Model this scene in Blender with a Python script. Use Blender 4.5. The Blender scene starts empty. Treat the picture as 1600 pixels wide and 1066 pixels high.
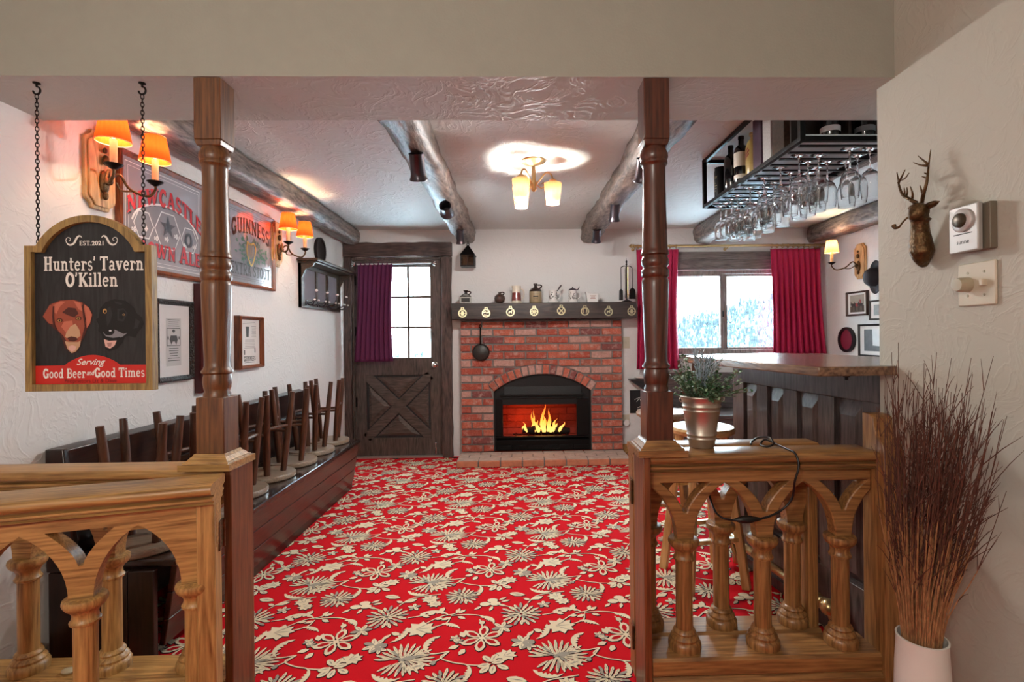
import bpy, bmesh, math, random
from mathutils import Vector, Matrix
from mathutils.geometry import tessellate_polygon
random.seed(7)
PI = math.pi
SC = bpy.context.scene
COL = SC.collection

# ------------------------------------------------------------------ camera
F, YAW, ROLL, CH = 800.0, math.radians(1.4), math.radians(0.6), 1.19
FWD = Vector((math.sin(YAW), math.cos(YAW), 0))
_r = Vector((math.cos(YAW), -math.sin(YAW), 0))
_u = Vector((0, 0, 1))
RGT = math.cos(ROLL) * _r - math.sin(ROLL) * _u
UPV = math.sin(ROLL) * _r + math.cos(ROLL) * _u
CX, CY = 831.55, 524.8
cam_data = bpy.data.cameras.new('camera')
cam_data.sensor_width = 36.0
cam_data.lens = 36.0 * F / 1600.0
cam_data.shift_x = -(CX - 800.0) / 1600.0
cam_data.shift_y = (CY - 533.0) / 1600.0
cam_data.clip_start = 0.05
cam_data.clip_end = 300
cam = bpy.data.objects.new('camera', cam_data)
M4 = Matrix((RGT, UPV, -FWD)).transposed().to_4x4()
M4.translation = Vector((0, 0, CH))
cam.matrix_world = M4
COL.objects.link(cam)
SC.camera = cam

# ------------------------------------------------------------------ world, daylight, exposure
SC.view_settings.view_transform = 'Standard'
SC.view_settings.look = 'None'
SC.view_settings.gamma = 1.0
SC.view_settings.exposure = 0.9
SC.view_settings.use_curve_mapping = False
world = bpy.data.worlds.new('overcast_sky')
SC.world = world
world.use_nodes = True
wb = world.node_tree.nodes['Background']
wb.inputs[0].default_value = (0.74, 0.92, 1.0, 1)
wb.inputs[1].default_value = 26.0


def portal(name, loc, rot, sx, sy):
    d = bpy.data.lights.new(name, 'AREA')
    d.shape = 'RECTANGLE'
    d.size, d.size_y = sx, sy
    d.cycles.is_portal = True
    o = bpy.data.objects.new(name, d)
    o.location, o.rotation_euler = loc, rot
    COL.objects.link(o)


def area(name, loc, rot, sx, sy, power, col):
    d = bpy.data.lights.new(name, 'AREA')
    d.shape = 'RECTANGLE'
    d.size, d.size_y, d.energy, d.color = sx, sy, power, col
    o = bpy.data.objects.new(name, d)
    o.location, o.rotation_euler = loc, rot
    COL.objects.link(o)


def bulb(name, loc, power, col=(1, .78, .52), r=.02):
    d = bpy.data.lights.new(name, 'POINT')
    d.energy, d.color, d.shadow_soft_size = power, col, r
    o = bpy.data.objects.new(name, d)
    o.location = loc
    COL.objects.link(o)


portal('door_daylight_portal', (-1.2, 5.16, 1.44), (-PI / 2, 0, 0), .64, .92)
portal('window_daylight_portal', (2.07, 5.20, 1.41), (-PI / 2, 0, 0), 1.3, .86)
# the hall's own warm lamp, behind the camera
bulb('hall_lamp', (-.75, -.75, 1.75), 38, (1, .94, .85), .16)


# ------------------------------------------------------------------ pixel -> world at a known real plane
def at(px, py, X=None, Y=None, Z=None):
    r = FWD + (px - CX) / F * RGT - (py - CY) / F * UPV
    if X is not None:
        t = X / r.x
    elif Y is not None:
        t = Y / r.y
    else:
        t = (Z - CH) / r.z
    return Vector((r.x * t, r.y * t, CH + r.z * t))


# ------------------------------------------------------------------ materials
def lin(c):
    return c / 12.92 if c <= .04045 else ((c + .055) / 1.055) ** 2.4


def hx(s):
    s = s.lstrip('#')
    return tuple(lin(int(s[i:i + 2], 16) / 255) for i in (0, 2, 4)) + (1,)


_MATS = {}


def _new(name):
    m = bpy.data.materials.new(name)
    m.use_nodes = True
    return m, m.node_tree, m.node_tree.nodes['Principled BSDF']


def mat(name, col, rough=.5, metal=0, noise=0, nscale=20, bump=0, bscale=60, spec=.5, coat=0, alpha=1):
    """plain principled material with a little procedural mottling and grain"""
    if name in _MATS:
        return _MATS[name]
    m, nt, b = _new(name)
    c = hx(col) if isinstance(col, str) else col
    b.inputs['Base Color'].default_value = c
    b.inputs['Roughness'].default_value = rough
    b.inputs['Metallic'].default_value = metal
    b.inputs['Specular IOR Level'].default_value = spec
    b.inputs['Coat Weight'].default_value = coat
    tc = nt.nodes.new('ShaderNodeTexCoord')
    nz = nt.nodes.new('ShaderNodeTexNoise')
    nz.inputs['Scale'].default_value = nscale
    nz.inputs['Detail'].default_value = 5
    nt.links.new(tc.outputs['Object'], nz.inputs['Vector'])
    k = noise or .06
    mx = nt.nodes.new('ShaderNodeMixRGB')
    mx.inputs[1].default_value = tuple(x * (1 - k) for x in c[:3]) + (1,)
    mx.inputs[2].default_value = tuple(min(1, x * (1 + k)) for x in c[:3]) + (1,)
    nt.links.new(nz.outputs['Fac'], mx.inputs[0])
    nt.links.new(mx.outputs[0], b.inputs['Base Color'])
    if bump:
        n2 = nt.nodes.new('ShaderNodeTexNoise')
        n2.inputs['Scale'].default_value = bscale
        n2.inputs['Detail'].default_value = 4
        nt.links.new(tc.outputs['Object'], n2.inputs['Vector'])
        bp = nt.nodes.new('ShaderNodeBump')
        bp.inputs['Strength'].default_value = bump
        bp.inputs['Distance'].default_value = .01
        nt.links.new(n2.outputs['Fac'], bp.inputs['Height'])
        nt.links.new(bp.outputs[0], b.inputs['Normal'])
    _MATS[name] = m
    return m


def plaster(name, col, strength=.5, scale=5):
    """trowelled skip-plaster: long curved ridges"""
    m, nt, b = _new(name)
    c = hx(col)
    b.inputs['Base Color'].default_value = c
    b.inputs['Roughness'].default_value = .62
    b.inputs['Specular IOR Level'].default_value = .3
    tc = nt.nodes.new('ShaderNodeTexCoord')
    n1 = nt.nodes.new('ShaderNodeTexNoise')
    n1.inputs['Scale'].default_value = scale
    n1.inputs['Detail'].default_value = 3
    n1.inputs['Distortion'].default_value = 2.2
    nt.links.new(tc.outputs['Object'], n1.inputs['Vector'])
    rp = nt.nodes.new('ShaderNodeValToRGB')
    e = rp.color_ramp.elements
    e[0].position, e[0].color = .44, (0, 0, 0, 1)
    e[1].position, e[1].color = .50, (1, 1, 1, 1)
    x = rp.color_ramp.elements.new(.58)
    x.color = (.25, .25, .25, 1)
    nt.links.new(n1.outputs['Fac'], rp.inputs[0])
    n2 = nt.nodes.new('ShaderNodeTexNoise')
    n2.inputs['Scale'].default_value = 34
    n2.inputs['Detail'].default_value = 5
    nt.links.new(tc.outputs['Object'], n2.inputs['Vector'])
    ad = nt.nodes.new('ShaderNodeMath')
    ad.operation = 'MULTIPLY_ADD'
    ad.inputs[1].default_value = .6
    nt.links.new(n2.outputs['Fac'], ad.inputs[0])
    nt.links.new(rp.outputs[0], ad.inputs[2])
    bp = nt.nodes.new('ShaderNodeBump')
    bp.inputs['Strength'].default_value = strength
    bp.inputs['Distance'].default_value = .004
    nt.links.new(ad.outputs[0], bp.inputs['Height'])
    nt.links.new(bp.outputs[0], b.inputs['Normal'])
    return m


def wood(name, dark, light, axis='x', scale=9, rough=.4, bump=.15, coat=0, ring=.5, stretch=.1, spec=.5):
    key = name + '_' + axis
    if key in _MATS:
        return _MATS[key]
    m, nt, b = _new(key)
    b.inputs['Roughness'].default_value = rough
    b.inputs['Coat Weight'].default_value = coat
    b.inputs['Coat Roughness'].default_value = .2
    b.inputs['Specular IOR Level'].default_value = spec
    tc = nt.nodes.new('ShaderNodeTexCoord')
    mp = nt.nodes.new('ShaderNodeMapping')
    s = [1, 1, 1]
    s['xyz'.index(axis)] = stretch
    mp.inputs['Scale'].default_value = s
    nt.links.new(tc.outputs['Object'], mp.inputs['Vector'])
    n1 = nt.nodes.new('ShaderNodeTexNoise')
    n1.inputs['Scale'].default_value = scale * 9
    n1.inputs['Detail'].default_value = 8
    n1.inputs['Roughness'].default_value = .65
    nt.links.new(mp.outputs[0], n1.inputs['Vector'])
    n2 = nt.nodes.new('ShaderNodeTexNoise')
    n2.inputs['Scale'].default_value = scale * 1.3
    n2.inputs['Detail'].default_value = 2
    n2.inputs['Distortion'].default_value = .6
    nt.links.new(mp.outputs[0], n2.inputs['Vector'])
    mu = nt.nodes.new('ShaderNodeMath')
    mu.operation = 'MULTIPLY'
    mu.inputs[1].default_value = 9
    nt.links.new(n2.outputs['Fac'], mu.inputs[0])
    fr = nt.nodes.new('ShaderNodeMath')
    fr.operation = 'PINGPONG'
    fr.inputs[1].default_value = .5
    nt.links.new(mu.outputs[0], fr.inputs[0])
    ad = nt.nodes.new('ShaderNodeMath')
    ad.operation = 'MULTIPLY_ADD'
    ad.inputs[1].default_value = ring
    nt.links.new(fr.outputs[0], ad.inputs[0])
    nt.links.new(n1.outputs['Fac'], ad.inputs[2])
    rp = nt.nodes.new('ShaderNodeValToRGB')
    e = rp.color_ramp.elements
    e[0].position, e[0].color = .33, hx(dark)
    e[1].position, e[1].color = .84, hx(light)
    nt.links.new(ad.outputs[0], rp.inputs[0])
    nt.links.new(rp.outputs[0], b.inputs['Base Color'])
    bp = nt.nodes.new('ShaderNodeBump')
    bp.inputs['Strength'].default_value = bump
    bp.inputs['Distance'].default_value = .004
    nt.links.new(ad.outputs[0], bp.inputs['Height'])
    nt.links.new(bp.outputs[0], b.inputs['Normal'])
    _MATS[key] = m
    return m


def emit(name, col, strength):
    m, nt, b = _new(name)
    b.inputs['Base Color'].default_value = (0, 0, 0, 1)
    b.inputs['Emission Color'].default_value = hx(col) if isinstance(col, str) else col
    b.inputs['Emission Strength'].default_value = strength
    return m


def glass_thin(name, tint=(1, 1, 1, 1), refl=.08):
    """thin pane: mostly see-through with a faint reflection"""
    m, nt, b = _new(name)
    out = nt.nodes['Material Output']
    tr = nt.nodes.new('ShaderNodeBsdfTransparent')
    tr.inputs[0].default_value = tint
    gl = nt.nodes.new('ShaderNodeBsdfGlossy')
    gl.inputs['Roughness'].default_value = .02
    lw = nt.nodes.new('ShaderNodeLayerWeight')
    lw.inputs[0].default_value = .3
    mu = nt.nodes.new('ShaderNodeMath')
    mu.operation = 'MULTIPLY_ADD'
    mu.inputs[1].default_value = .6
    mu.inputs[2].default_value = refl
    nt.links.new(lw.outputs['Facing'], mu.inputs[0])
    mx = nt.nodes.new('ShaderNodeMixShader')
    nt.links.new(mu.outputs[0], mx.inputs[0])
    nt.links.new(tr.outputs[0], mx.inputs[1])
    nt.links.new(gl.outputs[0], mx.inputs[2])
    nt.links.new(mx.outputs[0], out.inputs[0])
    nt.nodes.remove(b)
    return m


def shade_cloth(name, col, tcol, gain=.55):
    m, nt, b = _new(name)
    out = nt.nodes['Material Output']
    df = nt.nodes.new('ShaderNodeBsdfDiffuse')
    df.inputs[0].default_value = hx(col)
    tl = nt.nodes.new('ShaderNodeBsdfTranslucent')
    tc = nt.nodes.new('ShaderNodeTexCoord')
    wv = nt.nodes.new('ShaderNodeTexNoise')
    wv.inputs['Scale'].default_value = 60
    nt.links.new(tc.outputs['Object'], wv.inputs['Vector'])
    cm = nt.nodes.new('ShaderNodeMixRGB')
    cm.inputs[1].default_value = hx(tcol)
    cm.inputs[2].default_value = hx(col)
    nt.links.new(wv.outputs['Fac'], cm.inputs[0])
    nt.links.new(cm.outputs[0], tl.inputs[0])
    mx = nt.nodes.new('ShaderNodeMixShader')
    mx.inputs[0].default_value = gain
    nt.links.new(df.outputs[0], mx.inputs[1])
    nt.links.new(tl.outputs[0], mx.inputs[2])
    nt.links.new(mx.outputs[0], out.inputs[0])
    nt.nodes.remove(b)
    return m


# ------------------------------------------------------------------ mesh builder
class MB:
    def __init__(s):
        s.v, s.f, s.m = [], [], []

    def add(s, vs, fs, m=0):
        o = len(s.v)
        s.v += [tuple(p) for p in vs]
        s.f += [tuple(i + o for i in f) for f in fs]
        s.m += [m] * len(fs)
        return s

    def box(s, x0, x1, y0, y1, z0, z1, m=0):
        return s.add([(x0, y0, z0), (x1, y0, z0), (x1, y1, z0), (x0, y1, z0), (x0, y0, z1), (x1, y0, z1), (x1, y1, z1), (x0, y1, z1)],
                     [(0, 3, 2, 1), (4, 5, 6, 7), (0, 1, 5, 4), (1, 2, 6, 5), (2, 3, 7, 6), (3, 0, 4, 7)], m)

    def bar(s, p0, p1, w, h, up=(0, 0, 1), m=0):
        """square bar from p0 to p1, w across, h along 'up'"""
        p0, p1 = Vector(p0), Vector(p1)
        d = (p1 - p0).normalized()
        a = d.cross(Vector(up)).normalized() * w / 2
        b = a.cross(d).normalized() * h / 2
        q = [p + i * a + j * b for p in (p0, p1) for i, j in ((-1, -1), (1, -1), (1, 1), (-1, 1))]
        return s.add(q, [(3, 2, 1, 0), (4, 5, 6, 7), (0, 1, 5, 4), (1, 2, 6, 5), (2, 3, 7, 6), (3, 0, 4, 7)], m)

    def tube(s, pts, r, n=10, m=0, closed=False, squash=None):
        pts = [Vector(p) for p in pts]
        N = len(pts)
        rs = r if isinstance(r, (list, tuple)) else [r] * N
        rings, prev = [], None
        for i, p in enumerate(pts):
            a = pts[i - 1] if (i or closed) else p
            b = pts[(i + 1) % N] if (i < N - 1 or closed) else p
            d = (b - a).normalized()
            if prev is None:
                t = Vector((0, 0, 1)) if abs(d.z) < .9 else Vector((1, 0, 0))
                x = d.cross(t).normalized()
            else:
                x = (prev - d * prev.dot(d)).normalized()
            prev = x
            y = d.cross(x)
            rings.append([p + rs[i] * (math.cos(2 * PI * k / n) * x + math.sin(2 * PI * k / n) * y) for k in range(n)])
        vs = [q for g in rings for q in g]
        fs = []
        for i in range(N if closed else N - 1):
            j = (i + 1) % N
            for k in range(n):
                fs.append((i * n + k, i * n + (k + 1) % n, j * n + (k + 1) % n, j * n + k))
        if not closed:
            fs.append(tuple(range(n))[::-1])
            fs.append(tuple((N - 1) * n + k for k in range(n)))
        return s.add(vs, fs, m)

    def cyl(s, p0, p1, r0, r1=None, n=12, m=0):
        return s.tube([p0, p1], [r0, r0 if r1 is None else r1], n, m)

    def lathe(s, prof, c=(0, 0, 0), n=24, m=0, rot=None, sx=1, sy=1):
        """profile of (r, z); a zero radius closes to a point"""
        c = Vector(c)
        vs, fs, idx = [], [], []
        for r, z in prof:
            if abs(r) < 1e-6:
                idx.append([len(vs)] * n)
                vs.append(Vector((0, 0, z)))
            else:
                idx.append(list(range(len(vs), len(vs) + n)))
                vs += [Vector((r * sx * math.cos(2 * PI * k / n), r * sy * math.sin(2 * PI * k / n), z)) for k in range(n)]
        for i in range(len(prof) - 1):
            for k in range(n):
                q = [idx[i][k], idx[i][(k + 1) % n], idx[i + 1][(k + 1) % n], idx[i + 1][k]]
                u = []
                for a in q:
                    if a not in u:
                        u.append(a)
                if len(u) > 2:
                    fs.append(tuple(u))
        if rot is not None:
            vs = [rot @ p for p in vs]
        return s.add([p + c for p in vs], fs, m)

    def prism(s, loops, d0, d1, fr=None, m=0):
        """extrude 2D loops (first outer, others holes) from depth d0 to d1; fr maps (a, b, d) to 3D"""
        if not isinstance(loops[0][0], (list, tuple, Vector)):
            loops = [loops]
        fr = fr or (lambda a, b, d: (a, d, b))
        flat = [p for L in loops for p in L]
        n = len(flat)
        if len(loops) == 1 and len(flat) <= 4:
            caps = [tuple(range(n))]
        else:
            tris = tessellate_polygon([[Vector((p[0], p[1], 0)) for p in L] for L in loops])
            caps = [tuple(t) for t in tris]
        vs = [fr(p[0], p[1], d0) for p in flat] + [fr(p[0], p[1], d1) for p in flat]
        fs = [c for c in caps] + [tuple(i + n for i in c)[::-1] for c in caps]
        o = 0
        for L in loops:
            k = len(L)
            for i in range(k):
                j = (i + 1) % k
                fs.append((o + i, o + j, o + j + n, o + i + n))
            o += k
        return s.add(vs, fs, m)

    def flat(s, poly, d, fr, m=0):
        vs = [fr(p[0], p[1], d) for p in poly]
        if len(poly) <= 4:
            return s.add(vs, [tuple(range(len(poly)))], m)
        tris = tessellate_polygon([[Vector((p[0], p[1], 0)) for p in poly]])
        return s.add(vs, [tuple(t) for t in tris], m)

    def ball(s, c, r, n=14, k=9, m=0, rot=None):
        rx, ry, rz = r if isinstance(r, (list, tuple)) else (r, r, r)
        prof = [(math.sin(PI * i / k) if 0 < i < k else 0, -math.cos(PI * i / k) * rz) for i in range(k + 1)]
        return s.lathe(prof, c, n, m, rot, rx, ry)

    def xf(s, M):
        s.v = [tuple(M @ Vector(p)) for p in s.v]
        return s

    def build(s, name, material, parent=None, smooth=35, bevel=0, world=False, fix=True):
        me = bpy.data.meshes.new(name)
        vs = s.v
        if world and parent is not None:
            Mi, a = Matrix.Identity(4), parent
            while a is not None:
                Mi = Matrix.Translation(a.location) @ a.rotation_euler.to_matrix().to_4x4() @ Mi
                a = a.parent
            Mi = Mi.inverted()
            vs = [tuple(Mi @ Vector(p)) for p in vs]
        me.from_pydata(vs, [], s.f)
        for mm in (material if isinstance(material, (list, tuple)) else [material]):
            me.materials.append(mm)
        me.polygons.foreach_set('material_index', s.m)
        if fix:
            bm = bmesh.new()
            bm.from_mesh(me)
            bmesh.ops.recalc_face_normals(bm, faces=bm.faces)
            bm.to_mesh(me)
            bm.free()
        if smooth:
            me.polygons.foreach_set('use_smooth', [True] * len(me.polygons))
            me.set_sharp_from_angle(angle=math.radians(smooth))
        me.update()
        o = bpy.data.objects.new(name, me)
        COL.objects.link(o)
        if parent is not None:
            o.parent = parent
        if bevel:
            b = o.modifiers.new('bevel', 'BEVEL')
            b.width, b.segments, b.limit_method, b.angle_limit = bevel, 2, 'ANGLE', math.radians(40)
        return o


def tag(o, label=None, cat=None, group=None, kind=None):
    if label:
        o['label'] = label
    if cat:
        o['category'] = cat
    if group:
        o['group'] = group
    if kind:
        o['kind'] = kind
    return o


def thing(name, label, cat, loc=(0, 0, 0), rz=0, group=None, kind=None):
    o = bpy.data.objects.new(name, None)
    COL.objects.link(o)
    o.empty_display_size = .05
    o.location, o.rotation_euler = loc, (0, 0, rz)
    return tag(o, label, cat, group, kind)


def kids(o):
    return [c for c in COL.objects if c.parent is o]


def dup(o, loc=None, rz=None, label=None, group=None, parent=None, rot=None):
    """a copy of a thing together with its parts and sub-parts"""
    c = o.copy()
    COL.objects.link(c)
    if parent is not None:
        c.parent = parent
    if loc is not None:
        c.location = loc
    if rz is not None:
        c.rotation_euler = (0, 0, rz)
    if rot is not None:
        c.rotation_euler = rot
    if label:
        c['label'] = label
    if group:
        c['group'] = group
    for ch in kids(o):
        dup(ch, parent=c)
    return c


def struct(o):
    o['kind'] = 'structure'
    return o


def arc(cx, cy, rx, ry, a0, a1, n=10):
    return [(cx + rx * math.cos(math.radians(a0 + (a1 - a0) * i / n)), cy + ry * math.sin(math.radians(a0 + (a1 - a0) * i / n))) for i in range(n + 1)]


def bez(p0, p1, p2, p3, n=10):
    p0, p1, p2, p3 = map(Vector, (p0, p1, p2, p3))
    return [p0 * (1 - t) ** 3 + 3 * p1 * t * (1 - t) ** 2 + 3 * p2 * t * t * (1 - t) + p3 * t ** 3 for t in [i / n for i in range(n + 1)]]


def spline(pts, n=6):
    """Catmull-Rom through the points"""
    P = [Vector(p) for p in pts]
    P = [2 * P[0] - P[1]] + P + [2 * P[-1] - P[-2]]
    out = []
    for i in range(1, len(P) - 2):
        for k in range(n):
            t = k / n
            out.append(.5 * ((2 * P[i]) + (P[i + 1] - P[i - 1]) * t + (2 * P[i - 1] - 5 * P[i] + 4 * P[i + 1] - P[i + 2]) * t * t + (3 * P[i] - P[i - 1] - 3 * P[i + 1] + P[i + 2]) * t ** 3))
    out.append(P[-2])
    return out


# ------------------------------------------------------------------ lettering
def font_geo(text, size, bold=0, shear=0, align='CENTER'):
    cu = bpy.data.curves.new('t', 'FONT')
    cu.body, cu.size, cu.offset, cu.shear, cu.align_x = text, size, bold * size, shear, align
    cu.resolution_u = 3
    o = bpy.data.objects.new('t', cu)
    COL.objects.link(o)
    dg = bpy.context.evaluated_depsgraph_get()
    me = bpy.data.meshes.new_from_object(o.evaluated_get(dg))
    vs = [(v.co.x, v.co.y) for v in me.vertices]
    fs = [tuple(p.vertices) for p in me.polygons]
    bpy.data.objects.remove(o)
    bpy.data.curves.remove(cu)
    bpy.data.meshes.remove(me)
    return vs, fs


def _hs(x, y, w=.34):                   # a slab serif
    return ([(x - w / 2, y), (x + w / 2, y)], .1)


T, t_ = .22, .115                         # thick and thin strokes
_top, _bot = .95, .05
GL = {
    'H': (.92, [([(.24, 0), (.24, 1)], T), ([(.68, 0), (.68, 1)], T), ([(.24, .5), (.68, .5)], t_), _hs(.24, _bot), _hs(.24, _top), _hs(.68, _bot), _hs(.68, _top)]),
    'T': (.86, [([(.43, 0), (.43, 1)], T), ([(.06, _top), (.80, _top)], t_), ([(.08, .72), (.08, 1)], .08), ([(.78, .72), (.78, 1)], .08), _hs(.43, _bot, .4)]),
    'O': (.86, [(arc(.43, .5, .29, .43, 0, 360, 22), T)]),
    'K': (.92, [([(.24, 0), (.24, 1)], T), ([(.28, .42), (.72, .95)], t_), ([(.40, .55), (.76, .05)], T), _hs(.24, _bot), _hs(.24, _top), _hs(.74, _bot, .3), _hs(.72, _top, .28)]),
    'G': (.88, [(arc(.46, .5, .29, .43, 42, 345, 18), T), ([(.75, .05), (.75, .45)], .15), _hs(.70, .44, .34), ([(.73, .70), (.73, .98)], .08)]),
    'B': (.82, [([(.24, 0), (.24, 1)], T), ([(.08, _top), (.45, _top)] + arc(.45, .73, .22, .22, 90, -90, 8) + [(.24, .51)], .13), ([(.24, .51), (.46, .51)] + arc(.46, .28, .26, .23, 90, -90, 8) + [(.08, _bot)], .13)]),
    'N': (.96, [([(.2, 0), (.2, 1)], t_), ([(.74, 0), (.74, 1)], t_), ([(.2, .95), (.74, .05)], T), _hs(.2, _bot, .3), _hs(.17, _top, .26), _hs(.74, _top, .3)]),
    'E': (.80, [([(.24, 0), (.24, 1)], T), ([(.08, _top), (.70, _top)], t_), ([(.24, .52), (.58, .52)], t_), ([(.08, _bot), (.72, _bot)], t_), ([(.68, .74), (.68, 1)], .08), ([(.70, 0), (.70, .28)], .08), ([(.56, .42), (.56, .62)], .07)]),
    'W': (1.3, [([(.15, .95), (.38, .05)], T), ([(.38, .05), (.63, .95)], t_), ([(.63, .95), (.86, .05)], T), ([(.86, .05), (1.12, .95)], t_), _hs(.16, _top, .32), _hs(.63, _top, .3), _hs(1.12, _top, .28)]),
    'C': (.84, [(arc(.45, .5, .29, .43, 45, 318, 18), T), ([(.70, .68), (.70, .98)], .08)]),
    'A': (.94, [([(.18, .05), (.46, 1)], t_), ([(.46, .97), (.76, .05)], T), ([(.28, .34), (.66, .34)], t_), _hs(.17, _bot, .3), _hs(.76, _bot, .34)]),
    'S': (.74, [(arc(.37, .72, .21, .22, 25, 265, 12) + arc(.37, .28, .23, .22, 85, -155, 12), .16), ([(.58, .72), (.58, .98)], .07), ([(.13, .03), (.13, .28)], .07)]),
    'L': (.78, [([(.24, 0), (.24, 1)], T), ([(.08, _bot), (.70, _bot)], t_), ([(.68, 0), (.68, .3)], .08), _hs(.24, _top)]),
    'R': (.90, [([(.24, 0), (.24, 1)], T), ([(.08, _top), (.48, _top)] + arc(.46, .72, .24, .23, 90, -90, 8) + [(.24, .49)], .13), ([(.46, .50), (.74, .05)], T), _hs(.24, _bot), _hs(.76, _bot, .26)]),
    'U': (.90, [([(.22, 1), (.22, .3)] + arc(.45, .3, .23, .23, 180, 360, 8) + [(.68, 1)], .15), _hs(.22, _top), _hs(.68, _top, .28)]),
    'I': (.48, [([(.24, 0), (.24, 1)], T), _hs(.24, _bot), _hs(.24, _top)]),
    'X': (.92, [([(.18, .95), (.72, .05)], T), ([(.72, .95), (.18, .05)], t_), _hs(.2, _top, .32), _hs(.7, _top, .28), _hs(.2, _bot, .28), _hs(.72, _bot, .32)]),
    "'": (.26, [([(.13, 1.02), (.13, .86), (.07, .72)], .13)]),
    '.': (.28, [([(.14, 0), (.14, .16)], .17)]),
    'u': (.74, [([(.2, .66), (.2, .22)] + arc(.36, .22, .16, .16, 180, 330, 6), .15), ([(.54, 0), (.54, .68)], .17), _hs(.16, .63, .26), _hs(.48, .63, .24), _hs(.60, _bot, .24)]),
    'n': (.76, [([(.2, 0), (.2, .68)], .17), (arc(.38, .44, .17, .18, 160, 0, 8) + [(.55, 0)], .15), _hs(.2, _bot, .3), _hs(.14, .63, .22), _hs(.57, _bot, .3)]),
    'm': (1.12, [([(.2, 0), (.2, .68)], .17), (arc(.37, .44, .17, .18, 160, 0, 8) + [(.54, 0)], .15), (arc(.72, .44, .17, .18, 160, 0, 8) + [(.89, 0)], .15), _hs(.2, _bot, .3), _hs(.14, .63, .22), _hs(.54, _bot, .26), _hs(.92, _bot, .28)]),
    't': (.54, [([(.24, .92), (.24, .2)] + arc(.36, .2, .12, .13, 180, 320, 6), .15), _hs(.27, .63, .44)]),
    'e': (.66, [([(.14, .37), (.52, .37)], .09), (arc(.33, .34, .21, .29, 5, 318, 16), .14)]),
    'r': (.60, [([(.2, 0), (.2, .68)], .17), (arc(.38, .42, .16, .19, 160, 30, 6), .13), _hs(.2, _bot, .34), _hs(.14, .63, .22), ([(.5, .44), (.5, .6)], .13)]),
    's': (.58, [(arc(.29, .49, .16, .15, 25, 265, 10) + arc(.29, .19, .17, .15, 85, -155, 10), .12)]),
    'a': (.68, [(arc(.30, .46, .18, .18, 150, 0, 8) + [(.48, .1), (.62, .05)], .14), (arc(.30, .20, .17, .15, 60, 330, 12), .13)]),
    'v': (.72, [([(.16, .63), (.37, .03)], T), ([(.37, .03), (.58, .63)], t_), _hs(.17, .63, .3), _hs(.57, .63, .26)]),
    'i': (.40, [([(.2, 0), (.2, .68)], .17), _hs(.2, _bot, .34), _hs(.15, .63, .24), ([(.2, .80), (.2, .96)], .17)]),
    'l': (.40, [([(.2, 0), (.2, 1)], .17), _hs(.2, _bot, .34), _hs(.15, _top, .24)]),
    'o': (.66, [(arc(.33, .34, .21, .28, 0, 360, 18), .14)]),
    'd': (.74, [(arc(.31, .32, .19, .27, 0, 360, 16), .14), ([(.53, 0), (.53, 1)], .17), _hs(.48, _top, .22), _hs(.59, _bot, .22)]),
    ' ': (.36, []),
}


def ribbon2d(pts, w):
    pts = [Vector(p) for p in pts]
    L, R = [], []
    closed = (pts[0] - pts[-1]).length < 1e-6
    for i, p in enumerate(pts):
        a = pts[i - 1] if i else (pts[-2] if closed else p)
        b = pts[i + 1] if i < len(pts) - 1 else (pts[1] if closed else p)
        d = (b - a).normalized()
        n = Vector((-d.y, d.x)) * w / 2
        L.append(p + n)
        R.append(p - n)
    vs = L + R
    k = len(pts)
    return [(v.x, v.y) for v in vs], [(i, i + 1, k + i + 1, k + i) for i in range(k - 1)]


def slab_geo(text, size, wide=1.0, align='CENTER', caps_first=1.0):
    """slab-serif lettering drawn from strokes -> flat 2D geometry"""
    x, V, Fc, first = 0, [], [], True
    for ch in text:
        adv, strokes = GL[ch]
        s = caps_first if first else 1.0
        for pts, w in strokes:
            vs, fs = ribbon2d(pts, w)
            o = len(V)
            V += [((x + a * s) * wide, b * s) for a, b in vs]
            Fc += [tuple(i + o for i in f) for f in fs]
        x += adv * s
        first = ch == ' '
    W = x * wide
    sh = -W / 2 if align == 'CENTER' else 0
    return [((a + sh) * size, b * size) for a, b in V], Fc, W * size


def put(mb, geo, fr, d, m=0, warp=None):
    vs, fs = geo[0], geo[1]
    if warp:
        vs = [warp(a, b) for a, b in vs]
    off, gid, mx = [0.0] * len(vs), 0, -1                    # overlapping strokes sit a hair apart, like layers of paint
    for f in fs:
        if min(f) > mx:
            gid += 1
        mx = max(mx, max(f))
        for i in f:
            off[i] = (gid % 8) * 2e-5
    return mb.add([fr(a, b, d + o) for (a, b), o in zip(vs, off)], fs, m)

# ================================================================== MATERIALS
PLASTER = plaster('white_trowelled_plaster', '#d8d6d4', .3, 6)
CEILP = plaster('ceiling_trowelled_plaster', '#d2d8d6', .5, 5)
BEIGE = plaster('beige_hall_plaster', '#b0ac9f', .22, 8)
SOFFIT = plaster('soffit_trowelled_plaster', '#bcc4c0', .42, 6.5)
BEIGE_FLAT = mat('beige_header_paint', '#9a998d', .6, bump=.08, bscale=140)
OAKX, OAKY, OAKZ = (wood('honey_oak', '#6e4a22', '#c4985a', a, 13, .42, .08, .1, .4, .06) for a in 'xyz')
PINX, PINY, PINZ = (wood('red_pine', '#58361a', '#b0804c', a, 12, .36, .08, .15, .4, .06) for a in 'xyz')
NEWZ = wood('newel_red_brown', '#41200f', '#86502e', 'z', 11, .36, .08, .15, .4, .06)
POSTZ = wood('post_pine', '#3a2010', '#7b4f29', 'z', 11, .38, .08, .1, stretch=.06, ring=.45)
POSTR = wood('post_mahogany_stain', '#260f08', '#5e301e', 'z', 11, .32, .08, .15, stretch=.06, ring=.45)
DRKX, DRKY, DRKZ = (wood('dark_walnut', '#0a0605', '#2e1812', a, 8, .3, .12, .2) for a in 'xyz')
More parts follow.
